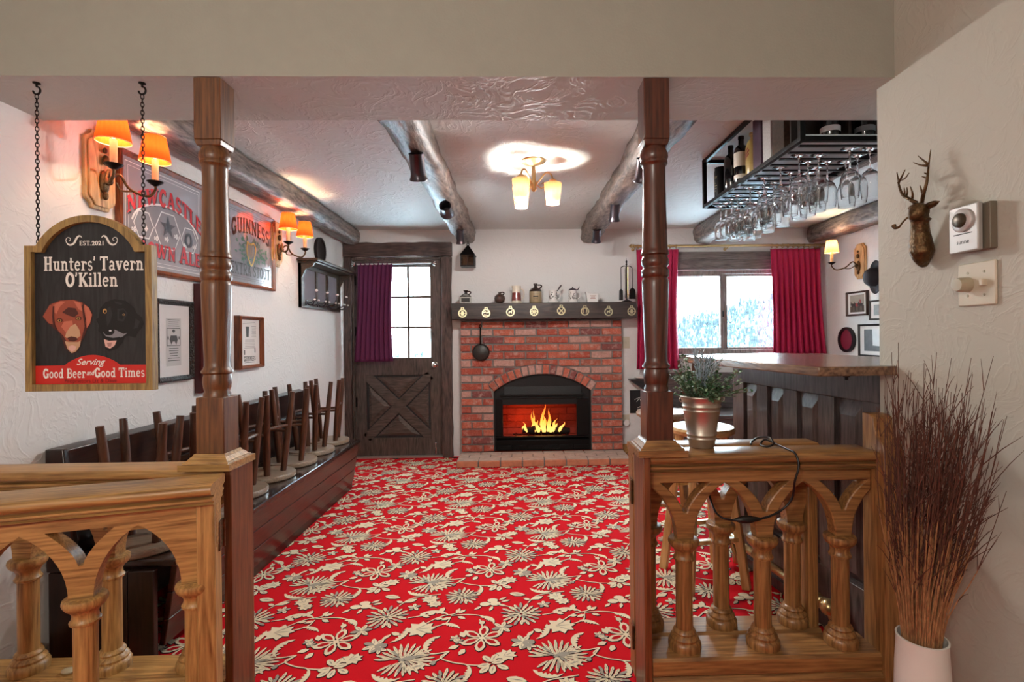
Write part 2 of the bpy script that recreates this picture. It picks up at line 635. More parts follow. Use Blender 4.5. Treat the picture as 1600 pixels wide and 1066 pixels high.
BARX, BARY, BARZ = (wood('bar_stain', '#2a2223', '#665a58', a, 10, .3, .1, .15, .35) for a in 'xyz')
RUSX, RUSZ = (wood('rustic_timber', '#1c1311', '#5a463f', a, 7, .6, .5, stretch=.14) for a in 'xz')
DORX, DORY, DORZ = (wood('door_stain', '#231b18', '#62534b', a, 10, .45, .2, 0, .35) for a in 'xyz')
BEAMY = wood('hewn_log', '#241a16', '#8d7d74', 'y', 6, .5, 1.0, stretch=.2, ring=.4)
STLZ = wood('stool_brown', '#24110a', '#5f3a25', 'z', 9, .4, .12)
STLX = wood('stool_seat_grey_brown', '#6b5a4b', '#a08c78', 'x', 16, .32, .06, .2, .25, .06)
BIRX, BIRZ = (wood('pale_birch', '#b98d50', '#e0bd84', a, 7, .4, .05) for a in 'xz')
BLACKW = wood('black_painted_wood', '#0b0b0c', '#2a2a2c', 'z', 14, .5, .1)
MANT = wood('mantel_timber', '#120c0b', '#3f302b', 'x', 6, .5, .6, stretch=.12)
BLK = mat('black_metal', '#0b0b0c', .42, .6, bump=.1)
SOOT = mat('matt_black_iron', '#0a0a0b', .6, .2, bump=.15)
IRON = mat('dark_iron', '#1a1715', .4, .8)
BRASS = mat('antique_brass', '#c2a878', .3, .95, noise=.15)
BRONZE = mat('old_bronze', '#5a4328', .4, .7, noise=.95, nscale=75, bump=.5, bscale=80)
PEWTER = mat('pewter', '#4e4a50', .3, .9, noise=.15)
STEEL = mat('brushed_steel', '#b4aaa0', .28, .95, noise=.08)
CHROME = mat('bright_chrome', '#e0e0e0', .12, 1)
CREAM = mat('cream_ceramic', '#d9d0bd', .3, coat=.3)
WHITEC = mat('white_ceramic', '#dedad6', .25, coat=.4)
DARKC = mat('dark_brown_glaze', '#241712', .2, coat=.5)
STONEW = mat('tan_stoneware', '#9b8a6b', .35, coat=.3, noise=.1)
IVORY = mat('ivory_plastic', '#bfb59f', .4)
PAPER = mat('print_paper', '#cfcac6', .7)
INK = mat('print_ink', '#34322f', .7)
GREYINK = mat('pale_print_ink', '#8b8885', .7)
GLASSW = glass_thin('window_pane_glass', (.97, .99, 1, 1), .03)
GLASSP = glass_thin('picture_glass', (1, 1, 1, 1), .03)
WHITEPAINT = mat('white_lettering_paint', '#eae6de', .5)
REDPAINT = mat('red_sign_paint', '#c8281e', .45)
MAROON = mat('maroon_oval_mat', '#7a0c2a', .5)
CURT = mat('crimson_curtain_cloth', '#a50d42', .75, noise=.12, nscale=90, bump=.12, bscale=220)
CURTP = mat('plum_door_curtain_cloth', '#55103f', .8, noise=.12, nscale=90, bump=.12, bscale=220)

# wine-glass material: real refraction
GOB, _nt, _b = _new('clear_stemware_glass')
_b.inputs['Base Color'].default_value = (1, 1, 1, 1)
_b.inputs['Roughness'].default_value = 0
_b.inputs['Transmission Weight'].default_value = 1
_b.inputs['IOR'].default_value = 1.52

# ================================================================== SETTING
XL, XR, YB, ZC = -1.72, 3.06, 5.10, 2.252


# ---- the carpet: one patterned floor covering, motifs woven in four yarn colours
def carpet():
    mb = MB()
    mb.box(XL - .1, XR + .1, -1.7, YB + .15, -.06, 0, 0)
    R = random.Random(3)
    TX, TY = .570, .588
    H = {1: .0005, 2: .0010, 3: .0015, 4: .0020}   # woven relief of the yarns: dark, cream, grey, red
    shapes = []                                   # (yarn, polygon)

    def poly(p, yarn=2, edge=.0032, dx=.0016, dy=-.0028):
        if edge:
            cx = sum(a for a, b in p) / len(p)
            cy = sum(b for a, b in p) / len(p)
            q = []
            for a, b in p:
                d = math.hypot(a - cx, b - cy) or 1
                k = (d + edge) / d
                q.append((cx + (a - cx) * k + dx, cy + (b - cy) * k + dy))
            shapes.append((1, q))
        shapes.append((yarn, p))

    def petal(x, y, ang, l, w, yarn=2, edge=.003):
        c, s = math.cos(ang), math.sin(ang)
        pts = [(0, 0), (.25, .36), (.6, .5), (.88, .3), (1, 0), (.88, -.3), (.6, -.5), (.25, -.36)]
        poly([(x + (a * l) * c - (b * w) * s, y + (a * l) * s + (b * w) * c) for a, b in pts], yarn, edge)
        if yarn == 2 and edge and w > .0085:                  # woven vein
            v_ = [(.18, 0), (.5, .10), (.85, 0), (.5, -.10)]
            shapes.append((3, [(x + (a * l) * c - (b * w) * s, y + (a * l) * s + (b * w) * c) for a, b in v_]))

    def leaf(x, y, ang, l, w, yarn=2):
        c, s = math.cos(ang), math.sin(ang)
        pts = [(0, 0), (.3, .42), (.55, .5), (1, .08), (.7, -.35), (.3, -.42)]
        poly([(x + (a * l) * c - (b * w) * s, y + (a * l) * s + (b * w) * c) for a, b in pts], yarn)

    def vine(pts, w=.0055, yarn=2):
        p = spline([(a, b, 0) for a, b in pts], 5)
        v, f = ribbon2d([(q.x, q.y) for q in p], w)
        v1, f1 = ribbon2d([(q.x + .002, q.y - .003) for q in p], w + .003)
        for vv, ff, yy in ((v1, f1, 1), (v, f, yarn)):
            for q in ff:
                shapes.append((yy, [vv[i] for i in q]))

    def chrys(x, y, r, a0=0, sq=1.0):
        for ring, (n, ri, ro, w) in enumerate(((18, .52, 1.0, .2), (14, .30, .72, .18), (9, .05, .42, .17))):
            for k in range(n):
                a = a0 + 2 * PI * (k + .5 * ring) / n
                jit = 1 + .14 * math.sin(5 * a + ring) + R.uniform(-.08, .08)
                petal(x + r * ri * math.cos(a), y + r * ri * math.sin(a) * sq, a, r * (ro - ri) * jit, r * w * .78, 2 if (k + ring) % 4 else 3, .0026)

    def feather(x, y, r, a0):
        """large half-side-on bloom with a dense fringe"""
        for ring, (n, ri, ro, w, sp) in enumerate(((23, .45, 1.0, .15, 2.75), (17, .25, .74, .15, 2.6), (9, .0, .42, .15, 2.4))):
            for k in range(n):
                a = a0 + sp * (2 * k / (n - 1) - 1)
                jit = 1 + R.uniform(-.1, .1)
                petal(x + r * ri * math.cos(a) * 1.15, y + r * ri * math.sin(a) * .85, a, r * (ro - ri) * jit * 1.1, r * w * .78, 3 if (k % 6 == 2 and ring) else 2, .0024)
        petal(x - .2 * r * math.cos(a0), y - .2 * r * math.sin(a0), a0, r * .7, r * .3, 3)

    def lily(x, y, r, a0):
        for k in range(6):
            a = a0 + k * PI / 3
            petal(x + .1 * r * math.cos(a), y + .1 * r * math.sin(a), a, r * .95, r * .5, 2, .004)
            petal(x + .24 * r * math.cos(a), y + .24 * r * math.sin(a), a, r * .6, r * .25, 4, 0)
            petal(x + .3 * r * math.cos(a), y + .3 * r * math.sin(a), a, r * .42, r * .11, 3, 0)
        poly(arc(x, y, r * .14, r * .14, 0, 324, 9), 2)

    def star(x, y, r, a0, n=6, w=.45):
        for k in range(n):
            petal(x, y, a0 + 2 * PI * k / n, r, r * w, 2 if k % 3 else 3)

    def maple(x, y, r, a0):
        p = []
        for k in range(16):
            a = a0 + 2 * PI * k / 16
            rr = r * ((1.0 if k % 2 == 0 else .66) * (1 - .15 * math.cos(a - a0)))
            p.append((x + rr * math.cos(a) * 1.15, y + rr * math.sin(a)))
        poly(p, 2, .004)
        for da in (-.6, 0, .6):
            petal(x - .5 * r * math.cos(a0), y - .5 * r * math.sin(a0), a0 + da, r * 1.1, r * .08, 3, 0)

    def crescent(x, y, r, a0, a1, w):
        """curling leaf with a combed inner edge"""
        n = 12
        o, i = [], []
        for k in range(n + 1):
            t = k / n
            a = a0 + (a1 - a0) * t
            ww = w * math.sin(PI * min(1, .08 + t * .92)) * (1 if k % 2 else .62)
            o.append((x + r * math.cos(a), y + r * math.sin(a)))
            i.append((x + (r - ww) * math.cos(a), y + (r - ww) * math.sin(a)))
        for k in range(n):
            q = [o[k], o[k + 1], i[k + 1], i[k]]
            shapes.append((1, [(a + .003, b - .004) for a, b in q]))
        for k in range(n):
            shapes.append((2, [o[k], o[k + 1], i[k + 1], i[k]]))

    def blob(x, y, rx, ry, yarn=2):
        poly(arc(x, y, rx, ry, 0, 324, 9), yarn)

    chrys(0, 0, .088, .2)
    feather(.135, -.292, .098, .35)
    chrys(-.268, .162, .078, .5, .9)
    lily(-.155, -.168, .082, .45)
    vine([(-.16, -.09), (-.165, -.06), (-.175, -.035)])
    blob(-.163, -.058, .012, .014)
    for a, b, g in ((-.235, -.19, 2.6), (-.24, -.215, 3.5), (-.215, -.235, 4.2), (-.225, -.16, 2.0)):
        leaf(a, b, g, .042, .026)
    star(-.078, -.098, .044, .3)
    star(.004, -.20, .048, .1, 7)
    star(.026, -.222, .034, .7, 6)
    leaf(.02, -.165, .9, .05, .018)
    maple(.168, -.094, .056, .1)
    vine([(.205, -.085), (.235, -.072), (.262, -.05), (.27, -.01)])
    crescent(.262, -.118, .062, 1.9, .3, .026)
    maple(-.052, -.277, .036, .5)
    crescent(.045, -.115, .07, .5, -1.4, .03)
    leaf(.10, -.10, -.4, .04, .024)
    leaf(.085, -.135, 2.6, .042, .026)
    # scrolls
    vine([(-.273, -.249), (-.30, -.285), (-.25, -.315), (-.20, -.33), (-.185, -.365)])
    vine([(-.273, -.249), (-.33, -.262), (-.385, -.262)])
    vine([(-.273, -.249), (-.30, -.29), (-.335, -.32)])
    vine([(-.20, -.33), (-.15, -.335), (-.12, -.325)])
    crescent(-.32, -.205, .058, 1.6, 4.3, .03)
    crescent(-.235, -.372, .058, .7, -1.2, .026)
    petal(-.345, -.318, 3.6, .07, .036)
    blob(-.322, -.315, .009, .013, 3)
    star(-.262, -.165, .022, 0, 5, .6)
    star(-.245, -.185, .02, .5, 5, .6)
    leaf(-.222, -.145, 1.6, .034, .022)
    # cluster
    for a, b, g in ((-.11, -.318, 1.2), (-.11, -.318, 2.3), (-.11, -.325, .3), (-.11, -.33, 3.4), (-.10, -.335, 4.6), (-.09, -.335, -.5), (-.115, -.34, 4.0)):
        petal(a, b, g, .05, .026)
    # berries
    for a, b in ((-.128, .118), (-.16, .088), (-.115, .09)):
        blob(a, b, .024, .018)
    for a, b, g in ((-.10, .12, .6), (-.09, .105, .3), (-.10, .085, -.5), (-.175, .07, 3.9), (-.125, .07, 4.4)):
        leaf(a, b, g, .042, .017)
    vine([(-.115, .085), (-.07, .07), (-.03, .05)])
    # plume and stalk
    vine([(-.30, .0), (-.24, .006), (-.19, .0), (-.16, -.012)])
    crescent(-.155, -.055, .045, 2.0, -.4, .03)
    vine([(-.40, -.06), (-.36, -.02), (-.33, .0), (-.29, .012), (-.26, .035)])
    crescent(-.375, -.03, .075, 2.5, .4, .028)
    leaf(-.35, .03, 1.2, .04, .028)
    for a, b, g in ((-.28, .02, 1.2), (-.27, .018, .7), (-.27, -.008, -.5), (-.30, -.015, 3.6), (-.33, -.02, 3.2)):
        leaf(a, b, g, .04, .02)
    # second stalk (upper right of the bloom)
    vine([(.03, .09), (.06, .14), (.10, .165), (.15, .175), (.20, .185)])
    crescent(.10, .235, .062, 3.4, 5.6, .028)
    maple(.155, .145, .036, 2.4)
    maple(.19, .10, .03, .2)
    leaf(.10, .145, 3.6, .06, .03)
    leaf(.04, .115, 2.6, .035, .02)
    petal(.02, .16, 2.9, .075, .036)
    star(.10, .075, .03, .4, 5, .55)
    vine([(.09, -.01), (.13, .0), (.17, .012)])
    for a, b, g in ((.14, .0, .9), (.15, .005, -.4), (.17, .012, .3)):
        leaf(a, b, g, .034, .02)
    for yarn in (1, 2, 3, 4):
        sh = [p for y, p in shapes if y == yarn]
        for ix in range(-4, 7):
            for iy in range(-2, 6):
                ox, oy = -.006 + ix * TX, 2.19 + iy * TY
                for j, p in enumerate(sh):
                    q = [(ox + a, oy + b) for a, b in p]
                    x0, y0 = q[0]
                    if not (XL < min(a for a, b in q) and max(a for a, b in q) < XR and 1.45 < y0 < YB - .07):
                        continue
                    h = H[yarn] + .00003 * (j % 7)
                    if len(q) <= 4:
                        mb.add([(a, b, h) for a, b in q], [tuple(range(len(q)))], yarn)
                    else:
                        cx = sum(a for a, b in q) / len(q)
                        cy = sum(b for a, b in q) / len(q)
                        n = len(q)
                        mb.add([(a, b, h) for a, b in q] + [(cx, cy, h)], [(k, (k + 1) % n, n) for k in range(n)], yarn)
    yarns = [mat('red_carpet_pile', '#cb131f', .95, noise=.12, nscale=240, bump=.25, bscale=500, spec=.1),
             mat('dark_carpet_yarn', '#2a1518', .95, spec=.1),
             mat('cream_carpet_yarn', '#e6d6b6', .95, noise=.12, nscale=220, bump=.3, bscale=500, spec=.1),
             mat('grey_carpet_yarn', '#a29a8c', .95, noise=.12, nscale=220, spec=.1),
             mat('deep_red_carpet_yarn', '#b0141c', .95, spec=.1)]
    return mb.build('floor', yarns, smooth=0, fix=False)


struct(carpet())
struct(MB().box(XL - .1, XR + .1, 1.9, YB + .15, ZC, ZC + .1).build('ceiling', CEILP, smooth=0))
struct(MB().box(XL - .1, 1.306, -1.7, 1.58, 2.70, 2.8).build('ceiling_hall', CEILP, smooth=0))
struct(MB().box(XL - .1, XL, -1.7, YB + .15, 0, 2.8).build('wall_left', PLASTER, smooth=0))
struct(MB().prism([[(XL, 0), (-1.63, 0), (-1.63, 1.97), (-.77, 1.97), (-.77, 0), (-.26, 0), (-.26, .70), (.695, .70), (.695, 0), (XR, 0), (XR, ZC), (XL, ZC)],
                   [(1.42, .99), (1.42, 1.83), (2.72, 1.83), (2.72, .99)]], YB, YB + .15).build('wall_back', PLASTER, smooth=0))
struct(MB().box(XR, XR + .1, 1.5, YB + .15, 0, ZC + .1).build('wall_right', PLASTER, smooth=0))
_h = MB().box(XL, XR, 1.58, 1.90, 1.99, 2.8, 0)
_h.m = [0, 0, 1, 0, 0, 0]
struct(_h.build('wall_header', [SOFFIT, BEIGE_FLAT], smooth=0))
struct(MB().prism([(-1.7, 0), (1.66, 0), (1.66, 1.99), (1.58, 1.99), (1.58, 2.7), (-1.7, 2.7)], 1.186, 1.306, fr=lambda a, b, d: (d, a, b)).build('wall_hall', BEIGE, smooth=0))
struct(MB().box(1.306, XR, 1.50, 1.58, 0, 2.3).build('wall_front', PLASTER, smooth=0))
struct(MB().box(XL, 1.186, -1.7, -1.6, 0, 2.7).build('wall_rear', BEIGE, smooth=0))
# baseboards
struct(MB().box(1.168, 1.1855, -1.5, 1.50, .001, .12).build('baseboard_hall', OAKY, bevel=.004))
struct(MB().box(XL + .0005, XL + .018, -1.5, 1.45, .001, .12).box(XL + .0005, XL + .018, 1.71, 1.86, .001, .12).build('baseboard_left', OAKY, bevel=.004))
struct(MB().box(1.01, XR, YB - .016, YB - .0005, .001, .10).build('baseboard_back', OAKX, bevel=.004))

# ---- log ceiling beams
def log_beam(x, z, rx, rz, y0, y1, seed, label, rot=0):
    R = random.Random(seed)
    n, N = 20, 46
    t = thing('ceiling_beam', label, 'beam', (x, y0, z), 0, 'log beams across the ceiling', None)
    vs, fs = [], []
    ph = [R.uniform(0, 6.28) for _ in range(12)]
    for i in range(N + 1):
        u = i / N
        y = u * (y1 - y0)
        e = 1 - .55 * max(0, (u - .975) / .025) ** 2
        for k in range(n):
            a = 2 * PI * k / n
            c, s = math.cos(a), math.sin(a)
            p = 4.0                                    # squared, hewn section
            q = (abs(c) ** p + abs(s) ** p) ** (-1 / p)
            w = 1 + .05 * math.sin(9 * u + ph[0] + 2 * a) + .05 * math.sin(23 * u + ph[1] - 3 * a) + .035 * math.sin(51 * u + ph[2] + a) + .03 * math.sin(83 * u + ph[3] + 5 * a) + R.uniform(-.02, .02)
            zz = rz * q * s * w * e
            zz = min(zz, ZC - .001 - z)
            vs.append((rx * q * c * w * e, y, zz))
    for i in range(N):
        for k in range(n):
            fs.append((i * n + k, i * n + (k + 1) % n, (i + 1) * n + (k + 1) % n, (i + 1) * n + k))
    fs += [tuple(range(n))[::-1], tuple(N * n + k for k in range(n))]
    MB().add(vs, fs).build('log', BEAMY, t, smooth=60)
    return t


log_beam(-1.622, 2.178, .082, .080, 1.905, 5.085, 1, 'dark hewn log beam running along the top of the left wall over the pub mirrors')
log_beam(-.512, 2.180, .088, .082, 1.905, 5.085, 2, 'hewn log beam left of the ceiling lamp with the lantern at its end')
log_beam(.690, 2.180, .086, .082, 1.905, 5.085, 3, 'hewn log beam right of the ceiling lamp, passing behind the right post')
log_beam(1.810, 2.170, .088, .086, 1.905, 5.085, 4, 'hewn log beam partly hidden behind the rack of hanging wine glasses')
log_beam(2.950, 2.172, .088, .082, 1.905, 5.085, 5, 'hewn log beam above the single-arm wall lamp on the right wall')

# ================================================================== BALUSTRADES, GATES AND POSTS
def tracery(mb, cols, x0, x1, ztop, z_apex, z_spr, y0, y1, pitch=.255, stem=.027):
    """pierced gothic arcade: pointed arches between column stems, curved triangular openings above each stem"""
    a = pitch / 2 - stem
    h = z_apex - z_spr
    Rr = (a * a + h * h) / (2 * a)

    def intr(xc, side, n=9):                          # stem foot -> apex
        th = math.asin(h / Rr)
        return [(xc + side * (stem + Rr - Rr * math.cos(th * i / n)), z_spr + Rr * math.sin(th * i / n)) for i in range(n + 1)]
    out = [(x0, ztop), (x1, ztop)]
    low = []
    for k, xc in enumerate(cols):
        L = [p for p in intr(xc, -1)[::-1] if p[0] >= x0 - 1e-6]
        Rt = [p for p in intr(xc, 1) if p[0] <= x1 + 1e-6]
        low += L + Rt
    # drop doubled apex points
    cl = []
    for p in low:
        if not cl or math.hypot(p[0] - cl[-1][0], p[1] - cl[-1][1]) > .002:
            cl.append(p)
    if cl[0][0] > x0 + .003:
        cl = [(x0, cl[0][1])] + cl
    if cl[-1][0] < x1 - .003:
        cl = cl + [(x1, cl[-1][1])]
    out += cl[::-1]
    holes = []
    zt, zb = z_apex + .001, z_spr + .085
    for xc in cols:
        rt = [(xc + .005 + .070 * (u ** 1.55), zb + (zt - zb) * u) for u in [i / 6 for i in range(7)]]
        lf = [(2 * xc - p[0], p[1]) for p in rt]
        hole = [p for p in rt + lf[::-1]]
        if min(p[0] for p in hole) > x0 + .004 and max(p[0] for p in hole) < x1 - .004:
            holes.append(hole)
    mb.prism([out] + holes, y0, y1)


def column_profile(zb, zs):
    """turned column between bottom rail (zb) and arch springing (zs)"""
    return [(0, zb), (.050, zb), (.0515, zb + .008), (.051, zb + .020), (.047, zb + .027), (.043, zb + .030), (.044, zb + .037), (.038, zb + .045), (.034, zb + .048),
            (.036, zb + .054), (.033, zb + .060), (.0265, zb + .064), (.0265, zs - .074), (.0265, zs - .073), (.033, zs - .070), (.034, zs - .064), (.030, zs - .059), (.028, zs - .050), (.029, zs - .043),
            (.033, zs - .036), (.037, zs - .031), (.041, zs - .029), (.047, zs - .020), (.049, zs - .012), (.047, zs - .004), (.040, zs), (0, zs)]


def arcade(parent, x0, x1, cols, H, zb, W=.13, yc=.065, woods=(PINX, PINZ), stiles=(), plinth=True, cap_over=(0, 0)):
    wx, wz = woods
    zap, zsp = H - .099, H - .277
    cap = MB()
    c0, c1 = x0 - cap_over[0], x1 + cap_over[1]
    nose = arc(W - .015, H - .0145, .013, .0145, -90, 90, 6) + arc(.015, H - .0145, .013, .0145, 90, 270, 6)
    cap.prism(nose, c0, c1, fr=lambda a, b, d: (d, a, b))
    cap.build('top_rail', wx, parent, smooth=50)
    fr = MB()
    Q = [(.016, H - .029), (.031, H - .032), (.031, H - .037), (.017, H - .040), (.017, H - .046), (.032, H - .049), (.032, H - .054), (.023, H - .057), (.036, H - .061)]
    fr.prism(Q + [(W - a, b) for a, b in Q[::-1]], x0, x1, fr=lambda a, b, d: (d, a, b))
    fr.build('frieze_moulding', wx, parent, smooth=0)
    tr = MB()
    tracery(tr, cols, x0, x1, H - .060, zap, zsp, yc - .0225, yc + .0225)
    tr.build('tracery', wx, parent, smooth=30, bevel=.004)
    for xc in cols:
        MB().lathe(column_profile(zb, zsp), (xc, yc, 0), 24).build('column', wz, parent, smooth=40)
    br = MB()
    br.prism([(.004, zb - .055), (.0, zb - .05), (0, zb - .008), (.008, zb), (W - .008, zb), (W, zb - .008), (W, zb - .055)], x0, x1, fr=lambda a, b, d: (d, a, b))
    br.build('bottom_rail', wx, parent, smooth=30)
    if plinth:
        MB().prism([(-.016, .001), (-.016, zb - .085), (-.010, zb - .080), (-.010, zb - .068), (.004, zb - .056), (W - .004, zb - .056), (W + .01, zb - .07), (W + .01, .001)], x0, x1, fr=lambda a, b, d: (d, a, b)).build('plinth_board', wx, parent, smooth=0)
    for s0, s1 in stiles:
        MB().box(s0, s1, yc - .036, yc + .036, .03, H - .029).build('stile', wz, parent, bevel=.004)


# right, fixed
HR, HL = .815, .795
br_ = thing('balustrade', 'fixed pine balustrade with pointed arches at the right, holding the steel plant bucket', 'balustrade', (0, 1.57, 0), 0)
arcade(br_, .401, 1.120, [.520, .775, 1.030], HR, HR - .63)
MB().box(.376, .400, 0, .128, .001, HR - .001).build('newel_board', NEWZ, br_, bevel=.003)
eb = MB()
eb.prism([(-.015, .001), (-.015, HR + .005), (-.005, HR + .03), (.018, HR + .048), (.030, HR + .07), (.033, HR + .105), (.045, HR + .112), (.086, HR + .112), (.088, .001)], 1.121, 1.1845, fr=lambda a, b, d: (d, a, b))
eb.build('end_board', PINZ, br_, bevel=.004)

# left, fixed
bl_ = thing('balustrade', 'fixed oak balustrade with pointed arches at the left, half hidden behind the open gate', 'balustrade', (0, 1.57, 0), 0)
arcade(bl_, XL + .002, -.902, [-1.54, -1.285, -1.03], HL, HL - .63, woods=(OAKX, OAKZ))
MB().box(-.901, -.877, 0, .128, .001, HL - .001).build('newel_board', NEWZ, bl_, bevel=.003)


def hinges(parent, y, zs, side):
    for z in zs:
        h = MB()
        h.cyl((-.004, y, z - .04), (-.004, y, z + .04), .0045)
        h.box(-.0025, .0005, y + .003, y + .036, z - .042, z + .042)
        for dz in (-.024, 0, .024):
            h.cyl((-.0035, y + .022, z + dz), (-.0015, y + .022, z + dz), .003, n=8)
        h.build('hinge', BRONZE, parent, smooth=40)


gate_l = thing('gate', 'oak gate with pointed arches folded open toward the viewer at the left', 'gate', (-.880, 1.545, 0), PI + math.radians(16.8))
arcade(gate_l, .0, .62, [.058, .310, .562], HL, HL - .63, W=.155, yc=.0775, woods=(OAKX, OAKZ), stiles=((.001, .046), (.574, .619)), plinth=False)
hinges(kids(gate_l)[-2], .040, (.14, .63), 1)
gate_r = thing('gate', 'pine gate with pointed arches folded back behind the right balustrade', 'gate', (.377, 1.706, 0), 0)
arcade(gate_r, .0, .635, [.058, .312, .562], HR, HR - .63, W=.105, yc=.0525, woods=(PINX, PINZ), stiles=((.001, .03), (.600, .634)), plinth=False)
hinges(kids(gate_r)[-2], .012, (.17, .66), 1)


def post(x, z0, m, label, pm):
    t = thing('turned_post', label, 'post', (x, 1.622, z0), 0)
    b = .0405
    zt = 1.989 - z0
    MB().box(-b, b, -b, b, 1.800 - z0, zt).prism([(-b, -b), (b, -b), (b, b), (-b, b)], 0, 1, fr=lambda a, c, d: (a * (1 - .12 * (1 - d)), c * (1 - .12 * (1 - d)), 1.782 - z0 + .018 * d)).build('top_block', m, t, bevel=.003)
    P = [(.0, 1.782), (.036, 1.782), (.0375, 1.776), (.0435, 1.765), (.0445, 1.752), (.0405, 1.742), (.0425, 1.737), (.0425, 1.731), (.038, 1.727), (.0355, 1.72), (.0355, 1.66), (.0372, 1.56), (.0405, 1.462), (.0415, 1.456),
         (.0435, 1.452), (.0435, 1.444), (.0385, 1.440), (.0405, 1.434), (.0435, 1.426), (.0435, 1.412), (.0385, 1.405), (.0385, 1.400), (.0435, 1.394), (.0435, 1.376), (.0385, 1.370), (.041, 1.364), (.0425, 1.358),
         (.042, 1.340), (.0405, 1.28), (.0375, 1.19), (.0350, 1.12), (.0355, 1.106), (.0385, 1.098), (.0435, 1.092), (.0435, 1.086), (.037, 1.081), (.0395, 1.070), (.0400, 1.055), (.0375, 1.038), (.0350, 1.028), (.0385, 1.020), (.0385, 1.008), (0, 1.008)]
    MB().lathe([(r, z - z0) for r, z in P], (0, 0, 0), 32).build('turned_shaft', m, t, smooth=40)
    MB().box(-b - .0015, b + .0015, -b - .0015, b + .0015, .040, 1.012 - z0).build('base_block', m, t, bevel=.003)
    q = MB()
    for w0, w1, a, c in ((.076, .076, .0005, .020), (.068, .066, .020, .026), (.062, .052, .026, .038), (.050, .046, .038, .046)):
        q.prism([(-1, -1), (1, -1), (1, 1), (-1, 1)], 0, 1, fr=lambda u, v, d, w0=w0, w1=w1, a=a, c=c: (u * (w0 + (w1 - w0) * d), v * (w0 + (w1 - w0) * d), a + (c - a) * d))
    q.build('plinth', pm, t, smooth=0)
    return t


post(-.945, HL, POSTZ, 'turned brown wooden post at the left standing on the balustrade beside the hanging sign', OAKX)
post(.4335, HR, POSTR, 'turned dark red-stained post at the right standing beside the plant bucket', PINX)

# little stone left on the lower rail
tag(MB().ball((-1.40, 1.612, HL - .622), (.022, .014, .0075), 14, 8).build('pebble', mat('pale_pebble', '#a89c80', .7)), 'small flat pale pebble lying on the bottom rail of the left balustrade', 'pebble')

# ================================================================== LEFT BENCH AND ITS UPTURNED STOOLS
bench = thing('bench', 'long dark wooden bench along the left wall carrying upturned stools', 'bench', (-1.5, 1.9, 0))
BW = dict(parent=bench, world=True)
MB().box(-1.700, -1.268, 1.905, 4.09, .357, .385).build('seat', wood('bench_seat_gloss', '#0c0706', '#2e1a14', 'y', 9, .18, .05, .4), bevel=.006, **BW)
q = MB()
for k in range(3):                                           # three planks of the sloping front
    za, zb2 = .055 + k * .100, .152 + k * .100
    xa, xb = -1.336 + .058 * za / .357, -1.336 + .058 * zb2 / .357
    q.prism([(xa, za), (xb, zb2), (xb - .022, zb2), (xa - .022, za)], 1.93, 4.08, fr=lambda a, b, d: (a, d, b))
q.build('front_boards', wood('bench_front_stain', '#120605', '#47190f', 'y', 9, .28, .15, .3), bevel=.003, **BW)
MB().box(-1.40, -1.352, 2.2, 4.08, .001, .055).box(-1.352, -1.336, 2.5, 4.08, .001, .056).build('toe_board', DRKY, **BW)
MB().prism([(-1.705, .385), (-1.675, .385), (-1.655, .79), (-1.690, .80), (-1.705, .80)], 1.90, 3.97, fr=lambda a, b, d: (a, d, b)).build('backrest', DRKY, bevel=.006, **BW)
MB().box(-1.645, -1.668, 1.905, 3.965, .60, .625).build('back_rail', DRKY, bevel=.004, **BW)
q = MB()
for k in range(4):
    x0 = -1.70 + k * .093
    q.box(x0, x0 + .091, 1.878, 1.903, .001, .355)
q.build('end_boards', DRKZ, bevel=.003, **BW)
MB().prism([(-1.705, .357), (-1.60, .357), (-1.64, .80), (-1.705, .80)], 1.875, 1.899, fr=lambda a, b, d: (a, d, b)).build('end_upright', DRKZ, bevel=.005, **BW)


def make_stool(label, group):
    t = thing('stool', label, 'stool', (0, 0, 0), 0, group)
    MB().lathe([(0, 0), (.150, 0), (.155, .005), (.156, .022), (.151, .029), (0, .029)], (0, 0, 0), 40).build('seat', STLX, t, smooth=40)
    ends = []
    for k in range(4):
        a = PI / 4 + k * PI / 2
        c, s = math.cos(a), math.sin(a)
        p0, p1 = Vector((.088 * c, .088 * s, .0285)), Vector((.140 * c, .140 * s, .488))
        MB().tube([p0, p0.lerp(p1, .3), p0.lerp(p1, .8), p1], [.0165, .0185, .0165, .0145], 8).build('leg', STLZ, t, smooth=50)
        ends.append((p0, p1))
    for (i, j, u) in ((0, 1, .50), (2, 3, .50), (1, 2, .58), (3, 0, .58)):
        MB().cyl(ends[i][0].lerp(ends[i][1], u), ends[j][0].lerp(ends[j][1], u), .0085, n=8).build('stretcher', STLZ, t)
    return t


G_ST = 'stools turned upside down on the left bench'
spots = [(-1.475, 3.955, .2, 'upturned brown stool at the far end of the left bench beside the door'),
         (-1.475, 3.640, -.15, 'upturned brown stool on the left bench, second from the door'),
         (-1.475, 3.325, .35, 'upturned brown stool on the left bench, third from the door'),
         (-1.475, 3.005, -.3, 'upturned brown stool on the left bench, fourth from the door'),
         (-1.480, 2.685, .1, 'upturned brown stool just past the right side of the left post'),
         (-1.480, 2.363, -.25, 'upturned brown stool on the left bench behind the left post'),
         (-1.480, 2.042, .3, 'upturned brown stool at the near end of the left bench below the hanging sign')]
proto = make_stool(spots[0][3], G_ST)
for k, (x, y, r, lb) in enumerate(spots):
    o = proto if k == 0 else dup(proto, label=lb)
    o.location, o.rotation_euler = (x, y, .3855), (0, 0, r)

# ================================================================== BAR COUNTER
PA, PD = Vector((1.28, 1.668, 0)), Vector((-.1302, .9915, 0)).normalized()
PN = Vector((-PD.y, PD.x, 0))                               # toward the room
SE = 1.064
bar = thing('bar_counter', 'bar counter with plank top and four raised dark panels at the right', 'bar', (1.15, 1.95, 0))


